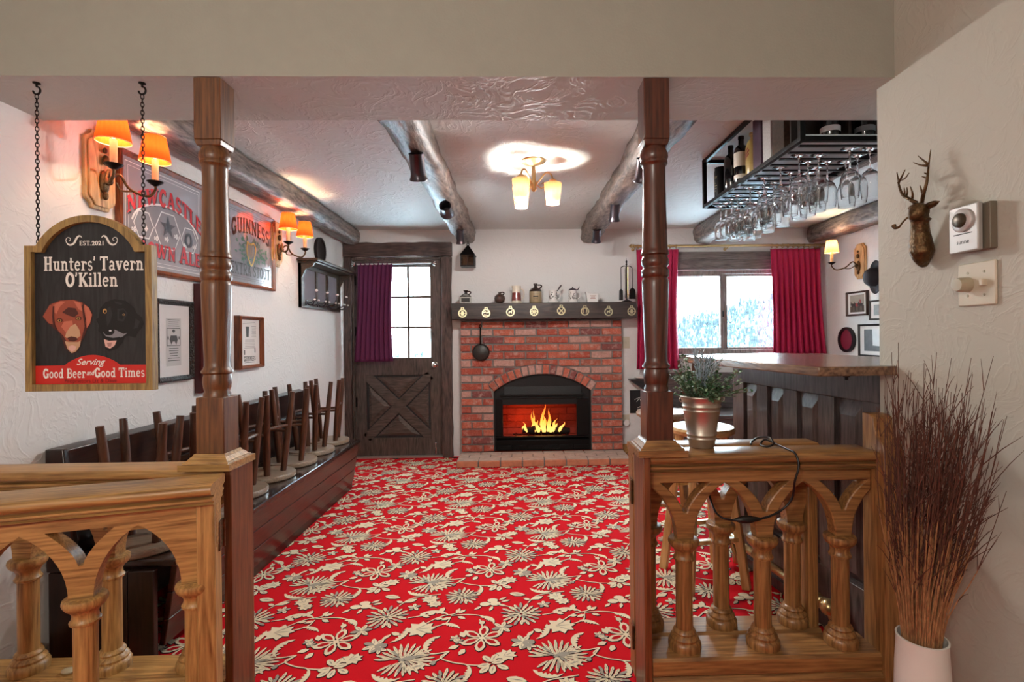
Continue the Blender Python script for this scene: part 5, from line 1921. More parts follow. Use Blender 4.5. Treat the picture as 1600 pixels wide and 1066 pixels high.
star_ = [(yc + (.058 if i % 2 == 0 else .022) * math.sin(i * PI / 5), 1.735 + (.058 if i % 2 == 0 else .022) * math.cos(i * PI / 5)) for i in range(10)]
q.flat(star_, d + .0009, LW)
q.build('star', mat('star_slate', '#3d4048', .4), m1, world=True, smooth=0, fix=False)
q = MB()
v, f = ribbon2d(arc(yc + .155, 1.70, .024, .030, 0, 360, 20), .016)
put(q, (v, f), LW, d + .0009)
q.build('medallion', mat('star_slate', '#3d4048', .4), m1, world=True, smooth=0, fix=False)
q = MB()
for (a, b, r) in ((yc - .16, 1.715, .062), (yc, 1.715, .090), (yc + .16, 1.70, .064)):
    v, f = ribbon2d([(a + r * math.sin(PI / 6 + i * PI / 3), b + r * 1.1 * math.cos(PI / 6 + i * PI / 3)) for i in range(7)], .006)
    put(q, (v, f), LW, d + .0004)
for k in range(7):
    for i in range(5):
        a = i * 2 * PI / 5
        q.flat([(yc - .22 + .07 * k + .016 * math.cos(a + u), 1.682 + .02 * math.sin(k * 2) + .016 * math.sin(a + u) * (1 if abs(u) < .1 else .5)) for u in (-.5, 0, .5)] + [(yc - .22 + .07 * k, 1.682 + .02 * math.sin(k * 2))], d + .0003, LW)
for o_, w in ((.018, .003), (.034, .0016)):
    a0, a1, b0, b1 = 2.249 + o_, 2.806 - o_, 1.519 + o_, 1.993 - o_
    v, f = ribbon2d([(a0, b0), (a1, b0)], w); put(q, (v, f), LW, d)
    v, f = ribbon2d([(a0, b1), (a1, b1)], w); put(q, (v, f), LW, d)
    v, f = ribbon2d([(a0, b0), (a0, b1)], w); put(q, (v, f), LW, d)
    v, f = ribbon2d([(a1, b0), (a1, b1)], w); put(q, (v, f), LW, d)
v, f = ribbon2d([(yc + .235 * math.sin(math.radians(a)), 1.70 + .135 * math.cos(math.radians(a))) for a in range(-80, 81, 8)], .010); put(q, (v, f), LW, d + .0002)
q.build('etching', ETCH, m1, world=True, smooth=0, fix=False)

m2, dd = wall_frame('pub_mirror', 'stout mirror with black lettering and a green emblem right of the left post', 'mirror', 3.020, 3.612, 1.518, 2.016, .020, .028, FW1, inner=MIRR)
d = dd + .0010
yc = 3.315
q = MB()
KLET = mat('mirror_black_enamel', '#17130f', .35)
put(q, slab_geo('GUINNESS', .092, .78), LW, d + .0006, warp=lambda a, b: (yc + a, 1.825 + b * (1 + .5 * abs(a)) - .9 * a * a + .03))
q.build('lettering', KLET, m2, world=True, smooth=0, fix=False)
q = MB()
put(q, slab_geo('EXTRA STOUT', .072, .74), LW, d + .0006, warp=lambda a, b: (yc + a, 1.585 + b))
q.build('lettering', KLET, m2, world=True, smooth=0, fix=False)
R = random.Random(4)
q = MB()
for k in range(70):
    a = R.uniform(0, 2 * PI)
    rr = R.uniform(.05, .15)
    y, z = yc + rr * 1.25 * math.cos(a), 1.745 + rr * .5 * math.sin(a)
    b = a + R.uniform(-.8, .8)
    q.flat([(y, z), (y + .018 * math.cos(b + .5), z + .018 * math.sin(b + .5)), (y + .034 * math.cos(b), z + .034 * math.sin(b)), (y + .018 * math.cos(b - .5), z + .018 * math.sin(b - .5))], d + .0002 + .000004 * k, LW)
v, f = ribbon2d([(yc + .125 * math.cos(a), 1.745 + .052 * math.sin(a)) for a in [i * PI / 16 for i in range(33)]], .006)
put(q, (v, f), LW, d + .0002)
q.build('leaf_wreath', mat('mirror_green', '#2f5a4a', .4), m2, world=True, smooth=0, fix=False)
q = MB()
v, f = ribbon2d([(p.x, p.y) for p in spline([(yc - .05, 1.80, 0), (yc - .055, 1.73, 0), (yc - .01, 1.66, 0), (yc + .02, 1.68, 0), (yc + .05, 1.76, 0), (yc + .03, 1.80, 0), (yc - .01, 1.79, 0), (yc - .05, 1.80, 0)], 5)], .013)
put(q, (v, f), LW, d + .0007)
for k in range(6):
    v, f = ribbon2d([(yc - .045 + k * .013, 1.79), (yc - .03 + k * .010, 1.69 + .006 * k)], .0025); put(q, (v, f), LW, d + .0007)
q.build('gold_emblem', mat('mirror_gold', '#b2914e', .35, .5), m2, world=True, smooth=0, fix=False)
q = MB()
for o_ in (.020, .032):
    a0, a1, b0, b1 = 3.04 + o_, 3.592 - o_, 1.538 + o_, 1.996 - o_
    for s_ in ([(a0, b0), (a1, b0)], [(a0, b1), (a1, b1)], [(a0, b0), (a0, b1)], [(a1, b0), (a1, b1)]):
        v, f = ribbon2d(s_, .0025); put(q, (v, f), LW, d)
q.build('border_lines', KLET, m2, world=True, smooth=0, fix=False)

ORN = mat('carved_black_frame', '#15120f', .35, .2, bump=1, bscale=120)
f1, dd = wall_frame('picture_frame', 'black carved frame with a small print in a wide pale mount beside the sign', 'picture', 2.44, 2.715, .983, 1.385, .026, .028, ORN, inner=mat('pale_mount_board', '#c4bfbd', .7))
d = dd + .0006
q = MB(); q.flat([(2.515, 1.06), (2.625, 1.06), (2.625, 1.295), (2.515, 1.295)], d, LW); q.build('print', mat('grey_print', '#a9a5a3', .7), f1, world=True, smooth=0, fix=False)
q = MB(); R = random.Random(1)
lines(q, 2.525, 2.615, 1.285, 4, .010, .003, LW, d + .0004, R)
lines(q, 2.525, 2.615, 1.145, 6, .012, .003, LW, d + .0004, R, .5)
for a0, b0, a1, b1 in ((2.522, 1.16, 2.618, 1.16), (2.522, 1.245, 2.618, 1.245), (2.522, 1.16, 2.522, 1.245), (2.618, 1.16, 2.618, 1.245)):
    v, f = ribbon2d([(a0, b0), (a1, b1)], .003); put(q, (v, f), LW, d + .0004)
q.flat(arc(2.570, 1.232, .011, .008, 0, 340, 10), d + .0004, LW)
q.flat([(2.548, 1.210), (2.592, 1.210), (2.600, 1.190), (2.588, 1.164), (2.578, 1.18), (2.562, 1.18), (2.552, 1.164), (2.540, 1.19)], d + .0005, LW)
q.flat([(2.526, 1.205), (2.534, 1.205), (2.534, 1.19), (2.526, 1.19)], d + .0004, LW); q.flat([(2.606, 1.205), (2.614, 1.205), (2.614, 1.19), (2.606, 1.19)], d + .0004, LW)
q.build('ink', INK, f1, world=True, smooth=0, fix=False)
f2, dd = wall_frame('picture_frame', 'tall narrow-edged dark red frame mostly hidden behind the left post', 'picture', 2.748, 3.02, .905, 1.485, .018, .045, mat('dark_red_frame', '#4a1017', .35), inner=mat('grey_blue_glass_print', '#7d858c', .25))
f3, dd = wall_frame('picture_frame', 'small brown frame with a pale pint advertisement right of the left post', 'picture', 3.125, 3.410, 1.003, 1.331, .022, .045, FW1, inner=PAPER)
d = dd + .0006
q = MB(); R = random.Random(6)
put(q, slab_geo('GUINNESS', .030, .72), LW, d, warp=lambda a, b: (3.268 + a, 1.050 + b))
q.build('lettering', INK, f3, world=True, smooth=0, fix=False)
q = MB()
lines(q, 3.19, 3.345, 1.040, 1, .01, .003, LW, d, R)
q.flat([(3.222, 1.265), (3.262, 1.265), (3.256, 1.20), (3.228, 1.20)], d, LW)
q.flat([(3.20, 1.12), (3.212, 1.12), (3.212, 1.09), (3.20, 1.09)], d, LW); q.flat([(3.325, 1.13), (3.337, 1.13), (3.337, 1.10), (3.325, 1.10)], d, LW)
q.build('ink', INK, f3, world=True, smooth=0, fix=False)
q = MB()
lines(q, 3.18, 3.355, 1.292, 2, .010, .003, LW, d, R)
lines(q, 3.29, 3.35, 1.265, 8, .009, .003, LW, d, R)
lines(q, 3.20, 3.34, 1.18, 6, .010, .003, LW, d, R)
q.build('small_print', GREYINK, f3, world=True, smooth=0, fix=False)
t = thing('oval_plaque', 'dark oval plaque on the left wall above the coat rack', 'plaque', (XL + .005, 4.445, 1.94))
MB().prism([arc(4.445, 1.94, .105, .112, 0, 354, 40)], .0006, .018, fr=LW).prism([arc(4.445, 1.94, .105, .112, 0, 354, 40), arc(4.445, 1.94, .085, .092, 0, 350, 30)], .0006, .026, fr=LW).build('plate', mat('dark_oval_wood', '#221b1a', .35), t, world=True, smooth=30)

# coat rack with mirror panels
cr_ = thing('coat_rack', 'dark coat rack with shelf, mirror panels and white-knobbed hooks on the left wall', 'coat rack', (XL + .01, 4.46, 1.43))
CW = dict(parent=cr_, world=True)
CRW = wood('rack_wood', '#15110e', '#4a3d2e', 'y', 9, .35, .1)
q = MB().prism([[(4.03, 1.432), (4.895, 1.432), (4.895, 1.79), (4.03, 1.79)], [(4.085, 1.50), (4.085, 1.745), (4.33, 1.745), (4.33, 1.50)], [(4.365, 1.50), (4.365, 1.745), (4.565, 1.745), (4.565, 1.50)], [(4.60, 1.50), (4.60, 1.745), (4.84, 1.745), (4.84, 1.50)]], .0006, .024, fr=LW)
q.build('board', CRW, smooth=0, **CW)
MB().prism([(4.0, 1.79), (4.93, 1.79), (4.93, 1.812), (4.0, 1.812)], .0006, .165, fr=LW).prism([(4.015, 1.776), (4.915, 1.776), (4.915, 1.79), (4.015, 1.79)], .0006, .14, fr=LW).build('shelf', CRW, smooth=0, bevel=.004, **CW)
for y in (4.03, 4.875):
    MB().prism([(.001, 1.776), (.125, 1.776), (.11, 1.75), (.06, 1.73), (.04, 1.69), (.026, 1.66), (.026, 1.432), (.001, 1.432)], y, y + .02, fr=lambda a, b, d: (XL + a, d, b)).build('bracket', CRW, smooth=0, **CW)
for a, b in ((4.085, 4.33), (4.365, 4.565), (4.60, 4.84)):
    MB().prism([[(a, 1.50), (b, 1.50), (b, 1.745), (a, 1.745)]], .004, .010, fr=LW).build('mirror', MIRR, smooth=0, **CW)
for y in (4.12, 4.35, 4.58, 4.82):
    q = MB().prism([arc(y, 1.472, .016, .022, 0, 340, 16)], .024, .030, fr=LW)
    for sg in (-1, 1):
        q.tube(spline([(XL + .03, y, 1.470), (XL + .06, y + sg * .02, 1.452), (XL + .095, y + sg * .035, 1.462), (XL + .105, y + sg * .04, 1.49)], 5), .0045, 8)
    q.tube(spline([(XL + .03, y, 1.480), (XL + .07, y, 1.478), (XL + .095, y, 1.52), (XL + .105, y, 1.565)], 5), .0045, 8)
    hk = q.build('hook', PEWTER, smooth=60, **CW)
    for dy, z, r in ((-.041, 1.494, .010), (.041, 1.494, .010), (0, 1.570, .013)):
        MB().ball((XL + .106, y + dy, z), (r, r, r * .75), 12, 8).build('knob', WHITEC, hk, smooth=60, world=True)

# ================================================================== WALL LAMPS
SHADE_O = shade_cloth('orange_pleated_shade', '#d4541f', '#d8481a', .13)
SHADE_C = shade_cloth('cream_pleated_shade', '#dca070', '#e0a868', .26)
WARMBULB = emit('lit_bulb', '#ffdca8', 7)
SCW = wood('sconce_oak', '#8a6238', '#cfa874', 'z', 8, .4, .1, .1)
CANDLE = mat('candle_sleeve', '#d8b98a', .5, noise=.15)


def shade_mesh(x, y, z, r0, r1, h, n=40):
    """pleated open cone: r0 at top, r1 at bottom"""
    vs, fs = [], []
    for k, (r, zz_) in enumerate(((r1, z), ((r0 + r1) / 2, z + h / 2), (r0, z + h))):
        for i in range(n):
            a = 2 * PI * i / n
            q = r + (.0012 if i % 2 else -.0008)
            vs.append((x + q * math.cos(a), y + q * math.sin(a), zz_))
    for k in range(2):
        for i in range(n):
            fs.append((k * n + i, k * n + (i + 1) % n, (k + 1) * n + (i + 1) % n, (k + 1) * n + i))
    return MB().add(vs, fs)


def sconce(name_label, loc, rz, arms, shade_m, reach=.155, power=3.2):
    """plate centre at loc on the wall; local +x points into the room"""
    t = thing('wall_lamp', name_label, 'wall lamp', loc, rz, None)
    hw, hh = .076, .158
    o = [(-hw * .55, -hh), (hw * .55, -hh), (hw * .62, -hh * .90), (hw * .95, -hh * .78), (hw, -hh * .70), (hw, hh * .70), (hw * .95, hh * .78), (hw * .62, hh * .90), (hw * .55, hh), (-hw * .55, hh), (-hw * .62, hh * .90), (-hw * .95, hh * .78), (-hw, hh * .70), (-hw, -hh * .70), (-hw * .95, -hh * .78), (-hw * .62, -hh * .90)]
    MB().prism([o], .0006, .016, fr=lambda a, b, d: (d, a, b)).prism([[(a * .86, b * .92) for a, b in o]], .016, .024, fr=lambda a, b, d: (d, a, b)).build('back_plate', SCW, t, smooth=0, bevel=.003)
    q = MB()
    q.ball((.030, 0, -.045), (.014, .022, .05), 14, 10).ball((.036, 0, .045), (.012, .014, .022), 12, 8).ball((.045, 0, -.04), (.018, .018, .018), 12, 8).ball((.034, 0, -.10), (.010, .012, .018), 12, 8).ball((.034, 0, .085), (.008, .009, .012), 12, 8)
    q.build('mount', BRONZE, t, smooth=60)
    for ay in arms:
        ex, ey = reach, ay
        q = MB()
        P = [(.045, 0, -.035), (.05 + ex * .12, ey * .25, -.005), (ex * .55, ey * .55, -.055), (ex * .85, ey * .9, -.075), (ex, ey, -.045), (ex, ey, -.02)]
        q.tube(spline(P, 7), .0055, 8)
        q.tube(spline([(.06, ey * .2, -.04), (ex * .4, ey * .4, -.065), (ex * .62, ey * .62, -.062)], 5), [.004] * 10 + [.002], 6)
        a = q.build('arm', BRONZE, t, smooth=60)
        t0, t = t, a
        MB().lathe([(.004, -.03), (.014, -.024), (.030, -.012), (.032, -.008), (.016, -.010), (.012, -.004), (0, -.004)], (ex, ey, 0), 12).build('drip_pan', IRON, t, smooth=40)
        MB().lathe([(0, -.004), (.0125, -.004), (.0125, .085), (.011, .088), (0, .088)], (ex, ey, 0), 16).build('candle', CANDLE, t, smooth=50)
        MB().ball((ex, ey, .112), (.010, .010, .022), 12, 8).build('bulb', WARMBULB, t, smooth=60)
        shade_mesh(ex, ey, .078, .040, .058, .108).build('shade', shade_m, t, smooth=0, fix=False)
        torus_m = MB()
        for r_, z_ in ((.058, .078), (.040, .186)):
            torus(torus_m, (ex, ey, z_), r_, .0018, 'z', 32, 6)
        torus_m.build('shade_trim', CANDLE, t, smooth=60)
        t = t0
        p = Matrix.Rotation(rz, 4, 'Z') @ Vector((ex, ey, .135))
        bulb('lamp_bulb_light', (loc[0] + p.x, loc[1] + p.y, loc[2] + p.z), power, (1, .70, .40), .018)
    return t


sconce('two-candle wall lamp with orange shades on the left wall above the hanging sign', (XL, 2.135, 1.880), 0, (-.113, .113), SHADE_O)
sconce('two-candle wall lamp with orange shades between the stout mirror and the coat rack', (XL, 3.655, 1.855), 0, (-.135, .135), SHADE_O)
sconce('single-candle wall lamp with a pale orange shade on the right wall beside the window', (XR, 4.50, 1.825), PI, (0,), SHADE_C, reach=.27)

# ================================================================== CEILING LAMP
cl = thing('ceiling_lamp', 'brass ceiling lamp with three lit pleated shades in the middle of the room', 'ceiling lamp', (.095, 3.10, ZC))
SHADE_L = shade_cloth('ceiling_lamp_shade', '#dca070', '#d89a58', .07)
BR2 = mat('pale_lamp_brass', '#c9b083', .3, .9)
MB().lathe([(0, -.0005), (.072, -.0005), (.074, -.008), (.060, -.018), (.034, -.026), (.014, -.034), (0, -.034)], n=32).lathe([(.010, -.03), (.012, -.06), (.012, -.12), (.018, -.13), (.022, -.145), (.014, -.16), (.018, -.172), (.008, -.188), (0, -.1915)], n=18).build('stem', BR2, cl, smooth=50)
for k, ang in enumerate((0, 132, 228)):
    a = math.radians(ang)
    c, s = math.cos(a), math.sin(a)
    P = [(.014, -.145), (.040, -.115), (.075, -.075), (.105, -.085), (.115, -.115)]
    q = MB().tube(spline([(r * c, r * s, z) for r, z in P], 7), .005, 8)
    q.tube(spline([(r * c, r * s, z) for r, z in ((.020, -.15), (.045, -.168), (.066, -.155), (.060, -.135), (.048, -.142))], 5), .0035, 6)
    am = q.build('arm', BR2, cl, smooth=60)
    MB().lathe([(.006, -.108), (.020, -.118), (.030, -.13), (.032, -.136), (0, -.136)], (.115 * c, .115 * s, 0), 18).build('gallery', BR2, am, smooth=50)
    sm = shade_mesh(.115 * c, .115 * s, -.265, .054, .038, .125)
    sm.build('shade', SHADE_L, am, smooth=0, fix=False)
    MB().ball((.115 * c, .115 * s, -.258), (.026, .026, .005), 14, 8).build('bulb', WARMBULB, am, smooth=60)
    bulb('ceiling_bulb_light', (.095 + .115 * c, 3.10 + .115 * s, ZC - .273), 14, (1, .96, .92), .013)
    bulb('ceiling_bulb_glow', (.095 + .115 * c, 3.10 + .115 * s, ZC - .195), 5, (1, .93, .84), .015)

# ================================================================== TANKARDS AND LANTERN ON THE BEAMS
G_T = 'pewter tankards hanging from the beams'


def tankard(label, loc, tilt, h=.125, r=.040, yaw=0):
    """hangs by its handle from a small hook under the beam"""
    t = thing('tankard', label, 'tankard', loc, yaw, G_T)
    Mx = Matrix.Rotation(tilt, 4, 'X')
    body = MB().lathe([(0, -h / 2), (r * 1.14, -h / 2), (r * 1.16, -h / 2 + .006), (r * 1.02, -h / 2 + .016), (r * .96, -h / 2 + .03), (r * .92, h / 2 - .012), (r * .98, h / 2 - .004), (r * .98, h / 2), (r * .90, h / 2), (r * .86, -h / 2 + .02), (0, -h / 2 + .016)], n=28)
    body.xf(Mx).build('body', PEWTER, t, smooth=45)
    hd = MB().tube(bez((0, .92 * r, h * .33), (0, r * 2.2, h * .45), (0, r * 2.2, -h * .32), (0, .94 * r, -h * .30), 12), .0045, 8)
    hd.xf(Mx).build('handle', PEWTER, t, smooth=60)
    hp = Mx @ Vector((0, r * 1.85, h * .12))
    zt = ZC - .155 - loc[2]
    MB().tube(spline([(0, hp.y, zt + .02), (0, hp.y, zt - .0), (0, hp.y + .006, hp.z + .012), (0, hp.y, hp.z - .004), (0, hp.y - .008, hp.z + .006)], 5), .0022, 6).build('cup_hook', IRON, t, smooth=60)
    return t


tankard('pewter tankard with a dark open mouth, nearest of those under the left beam', (-.495, 2.54, 2.03), math.radians(28), .128, .039)
tankard('pewter tankard turned mouth toward the viewer under the middle of the left beam', (-.478, 3.40, 2.03), math.radians(72), .100, .040)
tankard('small pewter tankard under the far end of the left beam beside the lantern', (-.495, 4.36, 2.035), math.radians(22), .115, .034)
tankard('pewter tankard under the right beam half hidden behind the right post', (.645, 2.63, 2.04), math.radians(30), .115, .040)
tankard('dark pewter tankard under the middle of the right beam', (.668, 3.54, 2.04), math.radians(24), .118, .035)
tankard('pewter tankard under the far end of the right beam', (.672, 4.40, 2.045), math.radians(30), .110, .036)

t = thing('lantern', 'small black lantern with a pointed roof hanging from the end of the left beam', 'lantern', (-.487, 4.93, 1.855))
w = .068
q = MB()
q.prism([(-w, -w), (w, -w), (w, w), (-w, w)], 0, .012, fr=lambda a, b, d: (a, b, d))
for sx in (-1, 1):
    for sy in (-1, 1):
        q.bar((sx * (w - .005), sy * (w - .005), .012), (sx * (w - .005), sy * (w - .005), .110), .009, .009, (0, 1, 0))
    q.bar((0, sx * (w - .004), .012), (0, sx * (w - .004), .110), .005, .005, (0, 1, 0))
q.build('frame', BLK, t)
q = MB().add([(-w - .006, -w - .006, .108), (w + .006, -w - .006, .108), (w + .006, w + .006, .108), (-w - .006, w + .006, .108), (-.010, -.010, .205), (.010, -.010, .205), (.010, .010, .205), (-.010, .010, .205)], [(3, 2, 1, 0), (4, 5, 6, 7), (0, 1, 5, 4), (1, 2, 6, 5), (2, 3, 7, 6), (3, 0, 4, 7)])
torus(q, (0, 0, .218), .012, .003, 'y')
q.build('roof', BLK, t, smooth=30)
q = MB()
for sx in (-1, 1):
    q.box(sx * (w - .006) - .001, sx * (w - .006) + .001, -w + .01, w - .01, .012, .108)
    q.box(-w + .01, w - .01, sx * (w - .006) - .001, sx * (w - .006) + .001, .012, .108)
q.build('pane', glass_thin('amber_lantern_glass', (.75, .68, .62, 1), .05), t, smooth=0)
MB().tube([(0, 0, .228), (0, 0, .26)], .003, 6).build('hanger', IRON, t)

# ================================================================== WINE RACK, BOTTLES, GLASSES
RX0, RX1, RY0, RY1, RZ = 1.135, 1.545, 2.02, 3.09, 1.955
rk = thing('wine_rack', 'black ceiling rack over the bar holding bottles above and stemmed glasses below', 'wine rack', (1.34, 2.55, RZ))
RK = dict(parent=rk, world=True)
q = MB()
for x in (RX0, RX1):
    for y in (RY0, RY1):
        q.box(x - .011, x + .011, y - .011, y + .011, RZ, ZC - .001)
    for z in (RZ + .010, ZC - .014):
        q.box(x - .010, x + .010, RY0, RY1, z - .010, z + .010)
for y in (RY0, RY1):
    for z in (RZ + .010, ZC - .014):
        q.box(RX0, RX1, y - .010, y + .010, z - .010, z + .010)
q.build('frame', BLK, bevel=.002, **RK)
MB().box(RX0 + .01, RX1 - .01, RY0 + .01, RY1 - .01, RZ + .024, RZ + .034).build('shelf', mat('shelf_window_reflection', '#d9dee2', .25, .3), bevel=.002, **RK)  # the window's reflection on the shelf is put into its blue-white colour
MB().box(RX0 + .2, RX0 + .21, RY0 + .012, RY1 - .012, RZ + .034, ZC - .03).box(RX0 + .012, RX1 - .012, RY0 + .10, RY0 + .11, RZ + .034, ZC - .03).build('divider', mat('dark_rack_board', '#241814', .4), **RK)
NR = 13
rails = [RY0 + .03 + k * (RY1 - RY0 - .06) / NR for k in range(NR + 1)]
for y in rails:
    MB().box(RX0 + .005, RX1 - .005, y - .007, y + .007, RZ - .010, RZ - .003).build('hanging_rail', BLK, **RK)


def bottle(name, label, cat, x, y, build):
    t = thing(name, label, cat, (x, y, RZ + .0345), 0, 'bottles and tins on the rack')
    build(t)
    return t


DKG = mat('dark_bottle_glass', '#0c0d10', .12, coat=.5)
GOLDJ = mat('golden_jar_glaze', '#a88f52', .3, noise=.2, coat=.4)


def b_tin(t):
    MB().lathe([(0, 0), (.036, 0), (.036, .150), (.034, .156), (.034, .17), (0, .17)], n=32).build('tin', BLK, t, smooth=40)
    q = MB(); v, f = font_geo('TUEY', .018, .02)
    put(q, (v, f), lambda a, b, d: (-.0366 * math.cos(a / .0366), -.0366 * math.sin(a / .0366), .105 + b), 0)
    q.build('lettering', mat('dim_gold_print', '#8a7a58', .5), t, smooth=0, fix=False)
    q = MB()
    for z, w_ in ((.075, .3), (.06, .6), (.045, .5), (.03, .4)):
        for i in range(6):
            a0, a1 = -w_ + i * w_ / 3, -w_ + (i + .7) * w_ / 3
            q.add([(-.0365 * math.cos(a0), -.0365 * math.sin(a0), z), (-.0365 * math.cos(a1), -.0365 * math.sin(a1), z), (-.0365 * math.cos(a1), -.0365 * math.sin(a1), z + .006), (-.0365 * math.cos(a0), -.0365 * math.sin(a0), z + .006)], [(0, 1, 2, 3)])
    q.build('print_lines', mat('dim_gold_print', '#8a7a58', .5), t, smooth=0, fix=False)


def b_wine(lab, col='#cfc9bd', body=None, sq=False):
    def f(t):
        MB().lathe([(0, 0), (.034, 0), (.037, .006), (.037, .165), (.030, .19), (.015, .205), (.014, .235), (.016, .236), (.016, .25), (0, .25)], n=28).build('bottle', body or DKG, t, smooth=50)
        if lab:
            MB().lathe([(.0374, .085), (.0374, .160)], n=40).build('label', mat('label_' + lab, col, .6, noise=.15, nscale=60), t, smooth=60)
            MB().lathe([(.0374, .02), (.0374, .042)], n=40).build('lower_label', mat('label_' + lab, col, .6), t, smooth=60)
    return f


def b_box(m, w_, d_2, h):
    def f(t):
        MB().box(-w_, w_, -d_2, d_2, 0, h).build('carton', m, t, bevel=.002)
        MB().box(-w_ * .99, w_ * .99, -d_2 * .99, d_2 * .99, h, h + .001).build('lid', m, t)
    return f


def b_jar(t):
    MB().lathe([(0, 0), (.043, 0), (.046, .008), (.046, .14), (.038, .17), (.022, .188), (.022, .20), (.028, .203), (.028, .215), (0, .215)], n=32).build('jar', GOLDJ, t, smooth=50)
    q = MB()
    for (a0, a1, z0, z1) in ((-.5, .5, .10, .112), (-.45, .35, .118, .127), (-.3, .45, .085, .095)):
        for i in range(8):
            u0, u1 = a0 + (a1 - a0) * i / 8, a0 + (a1 - a0) * (i + 1) / 8
            dz = .014 * math.sin(3 * u0)
            q.add([(-.0466 * math.cos(u), -.0466 * math.sin(u), z + dz) for u, z in ((u0, z0), (u1, z0), (u1, z1), (u0, z1))], [(0, 1, 2, 3)])
    q.build('painted_emblem', mat('jar_red_emblem', '#7d2a24', .4), t, smooth=0, fix=False)


PURP = mat('dark_patterned_carton', '#3a1730', .5, noise=.9, nscale=45)
SILV = mat('speckled_silver_carton', '#b9b7b4', .5, noise=.3, nscale=120)
BRNW = mat('brown_woven_carton', '#4a3a2c', .7, noise=.8, nscale=90)
bottle('tin', 'short black printed tin at the far left end of the rack', 'tin', 1.185, 2.965, b_tin)
bottle('wine_bottle', 'plain dark bottle beside the black tin on the rack', 'bottle', 1.190, 2.835, b_wine(None))
bottle('wine_bottle', 'dark bottle with a white label on the rack', 'bottle', 1.190, 2.700, b_wine('white'))
bottle('stoneware_bottle', 'golden glazed jar bottle with a red emblem on the rack', 'bottle', 1.200, 2.560, b_jar)
bottle('carton', 'dark purple patterned gift carton on the rack', 'carton', 1.1915, 2.435, b_box(PURP, .042, .042, .235))
bottle('carton', 'speckled silver gift carton on the rack', 'carton', 1.1915, 2.338, b_box(SILV, .042, .038, .235))
bottle('carton', 'brown patterned gift carton nearest the header on the rack', 'carton', 1.1915, 2.235, b_box(BRNW, .042, .050, .235))
bottle('wine_bottle', 'dark bottle with a pale label in the near end of the rack', 'bottle', 1.285, 2.074, b_wine('pale', '#d6d6d6'))
bottle('wine_bottle', 'dark bottle with a grey label in the near end of the rack', 'bottle', 1.43, 2.074, b_wine('grey', '#8a8e92'))

GP = [(0, 0), (.0342, 0), (.0350, -.002), (.012, -.008), (.0042, -.016), (.0036, -.05), (.0038, -.078), (.010, -.088), (.027, -.102), (.0355, -.124), (.0372, -.148), (.0350, -.180), (.0325, -.206),
      (.0325, -.2065), (.0312, -.2065), (.0308, -.204), (.0334, -.180), (.0356, -.148), (.0339, -.125), (.0260, -.104), (.009, -.091), (0, -.089)]


def make_glass(label):
    t = thing('wine_glass', label, 'glass', (0, 0, 0), 0, 'stemmed glasses hanging under the rack')
    MB().lathe(GP, n=24).build('bowl', GOB, t, smooth=60)
    return t


gproto = None
colx = [1.205, 1.290, 1.375, 1.460]
plan = {0: (2, 3), 1: (0, 1, 3), 2: (1, 2, 3), 3: (0, 2), 4: (1, 2), 5: (0, 2), 6: (1,), 7: (0, 1, 2), 8: (1,), 9: (0, 2), 10: (0, 1), 11: (0, 1, 2), 12: (0, 1, 2)}
names = ['first', 'second', 'third', 'fourth', 'fifth', 'sixth', 'seventh', 'eighth', 'ninth', 'tenth', 'eleventh', 'twelfth', 'thirteenth']
cn = ['left', 'middle-left', 'middle-right', 'right']
for r, cols in plan.items():
    y = (rails[r] + rails[r + 1]) / 2
    for c in cols:
        lb = 'upturned stemmed glass hanging in the rack, %s row from the near end, %s' % (names[r], cn[c])
        if gproto is None:
            gproto = make_glass(lb)
            o = gproto
        else:
            o = dup(gproto, label=lb)
        o.location = (colx[c], y, RZ - .0015)

# ================================================================== RIGHT WALL
RW = lambda a, b, d: (XR - d, a, b)
FWD_ = wood('dark_picture_frame', '#1a0f0b', '#4a2c20', 'z', 10, .35, .1)
h1, dd = wall_frame('picture_frame', 'small dark brown frame with a picture of riders on horses on the right wall', 'picture', 4.405, 4.690, 1.340, 1.560, .016, .030, FWD_, fr=RW)
d = dd + .0006
q = MB(); q.flat([(4.450, 1.372), (4.645, 1.372), (4.645, 1.528), (4.450, 1.528)], d, RW); q.build('picture_sky', mat('picture_dull_sky', '#8c8478', .6, noise=.3), h1, world=True, smooth=0, fix=False)
q = MB(); q.flat([(4.450, 1.372), (4.645, 1.372), (4.645, 1.425), (4.450, 1.430)], d + .0004, RW); q.build('picture_ground', mat('picture_brown_ground', '#4e4030', .6, noise=.4, nscale=60), h1, world=True, smooth=0, fix=False)
q = MB()
for y0 in (4.60, 4.555, 4.50):
    q.flat([(y0 - .03, 1.45), (y0 + .02, 1.455), (y0 + .03, 1.475), (y0 + .035, 1.44), (y0 + .02, 1.43), (y0 + .02, 1.385), (y0 + .012, 1.385), (y0 + .008, 1.425), (y0 - .018, 1.425), (y0 - .022, 1.385), (y0 - .03, 1.385)], d + .0008, RW)
q.build('painted_horses', mat('picture_dark_horse', '#2a1a14', .6), h1, world=True, smooth=0, fix=False)
q = MB(); q.flat([(4.495, 1.45), (4.51, 1.45), (4.512, 1.485), (4.496, 1.485)], d + .0011, RW); q.build('painted_rider', mat('picture_red_coat', '#8a2420', .6), h1, world=True, smooth=0, fix=False)
q = MB(); q.flat([(4.535, 1.42), (4.57, 1.43), (4.565, 1.455), (4.54, 1.45)], d + .0011, RW); q.build('painted_rider', mat('picture_red_coat', '#8a2420', .6), h1, world=True, smooth=0, fix=False)
h2, dd = wall_frame('picture_frame', 'small grey framed print right of the riders picture, cut off by the hall wall', 'picture', 4.16, 4.385, 1.295, 1.465, .014, .022, mat('grey_frame', '#3a3a3c', .4), fr=RW)
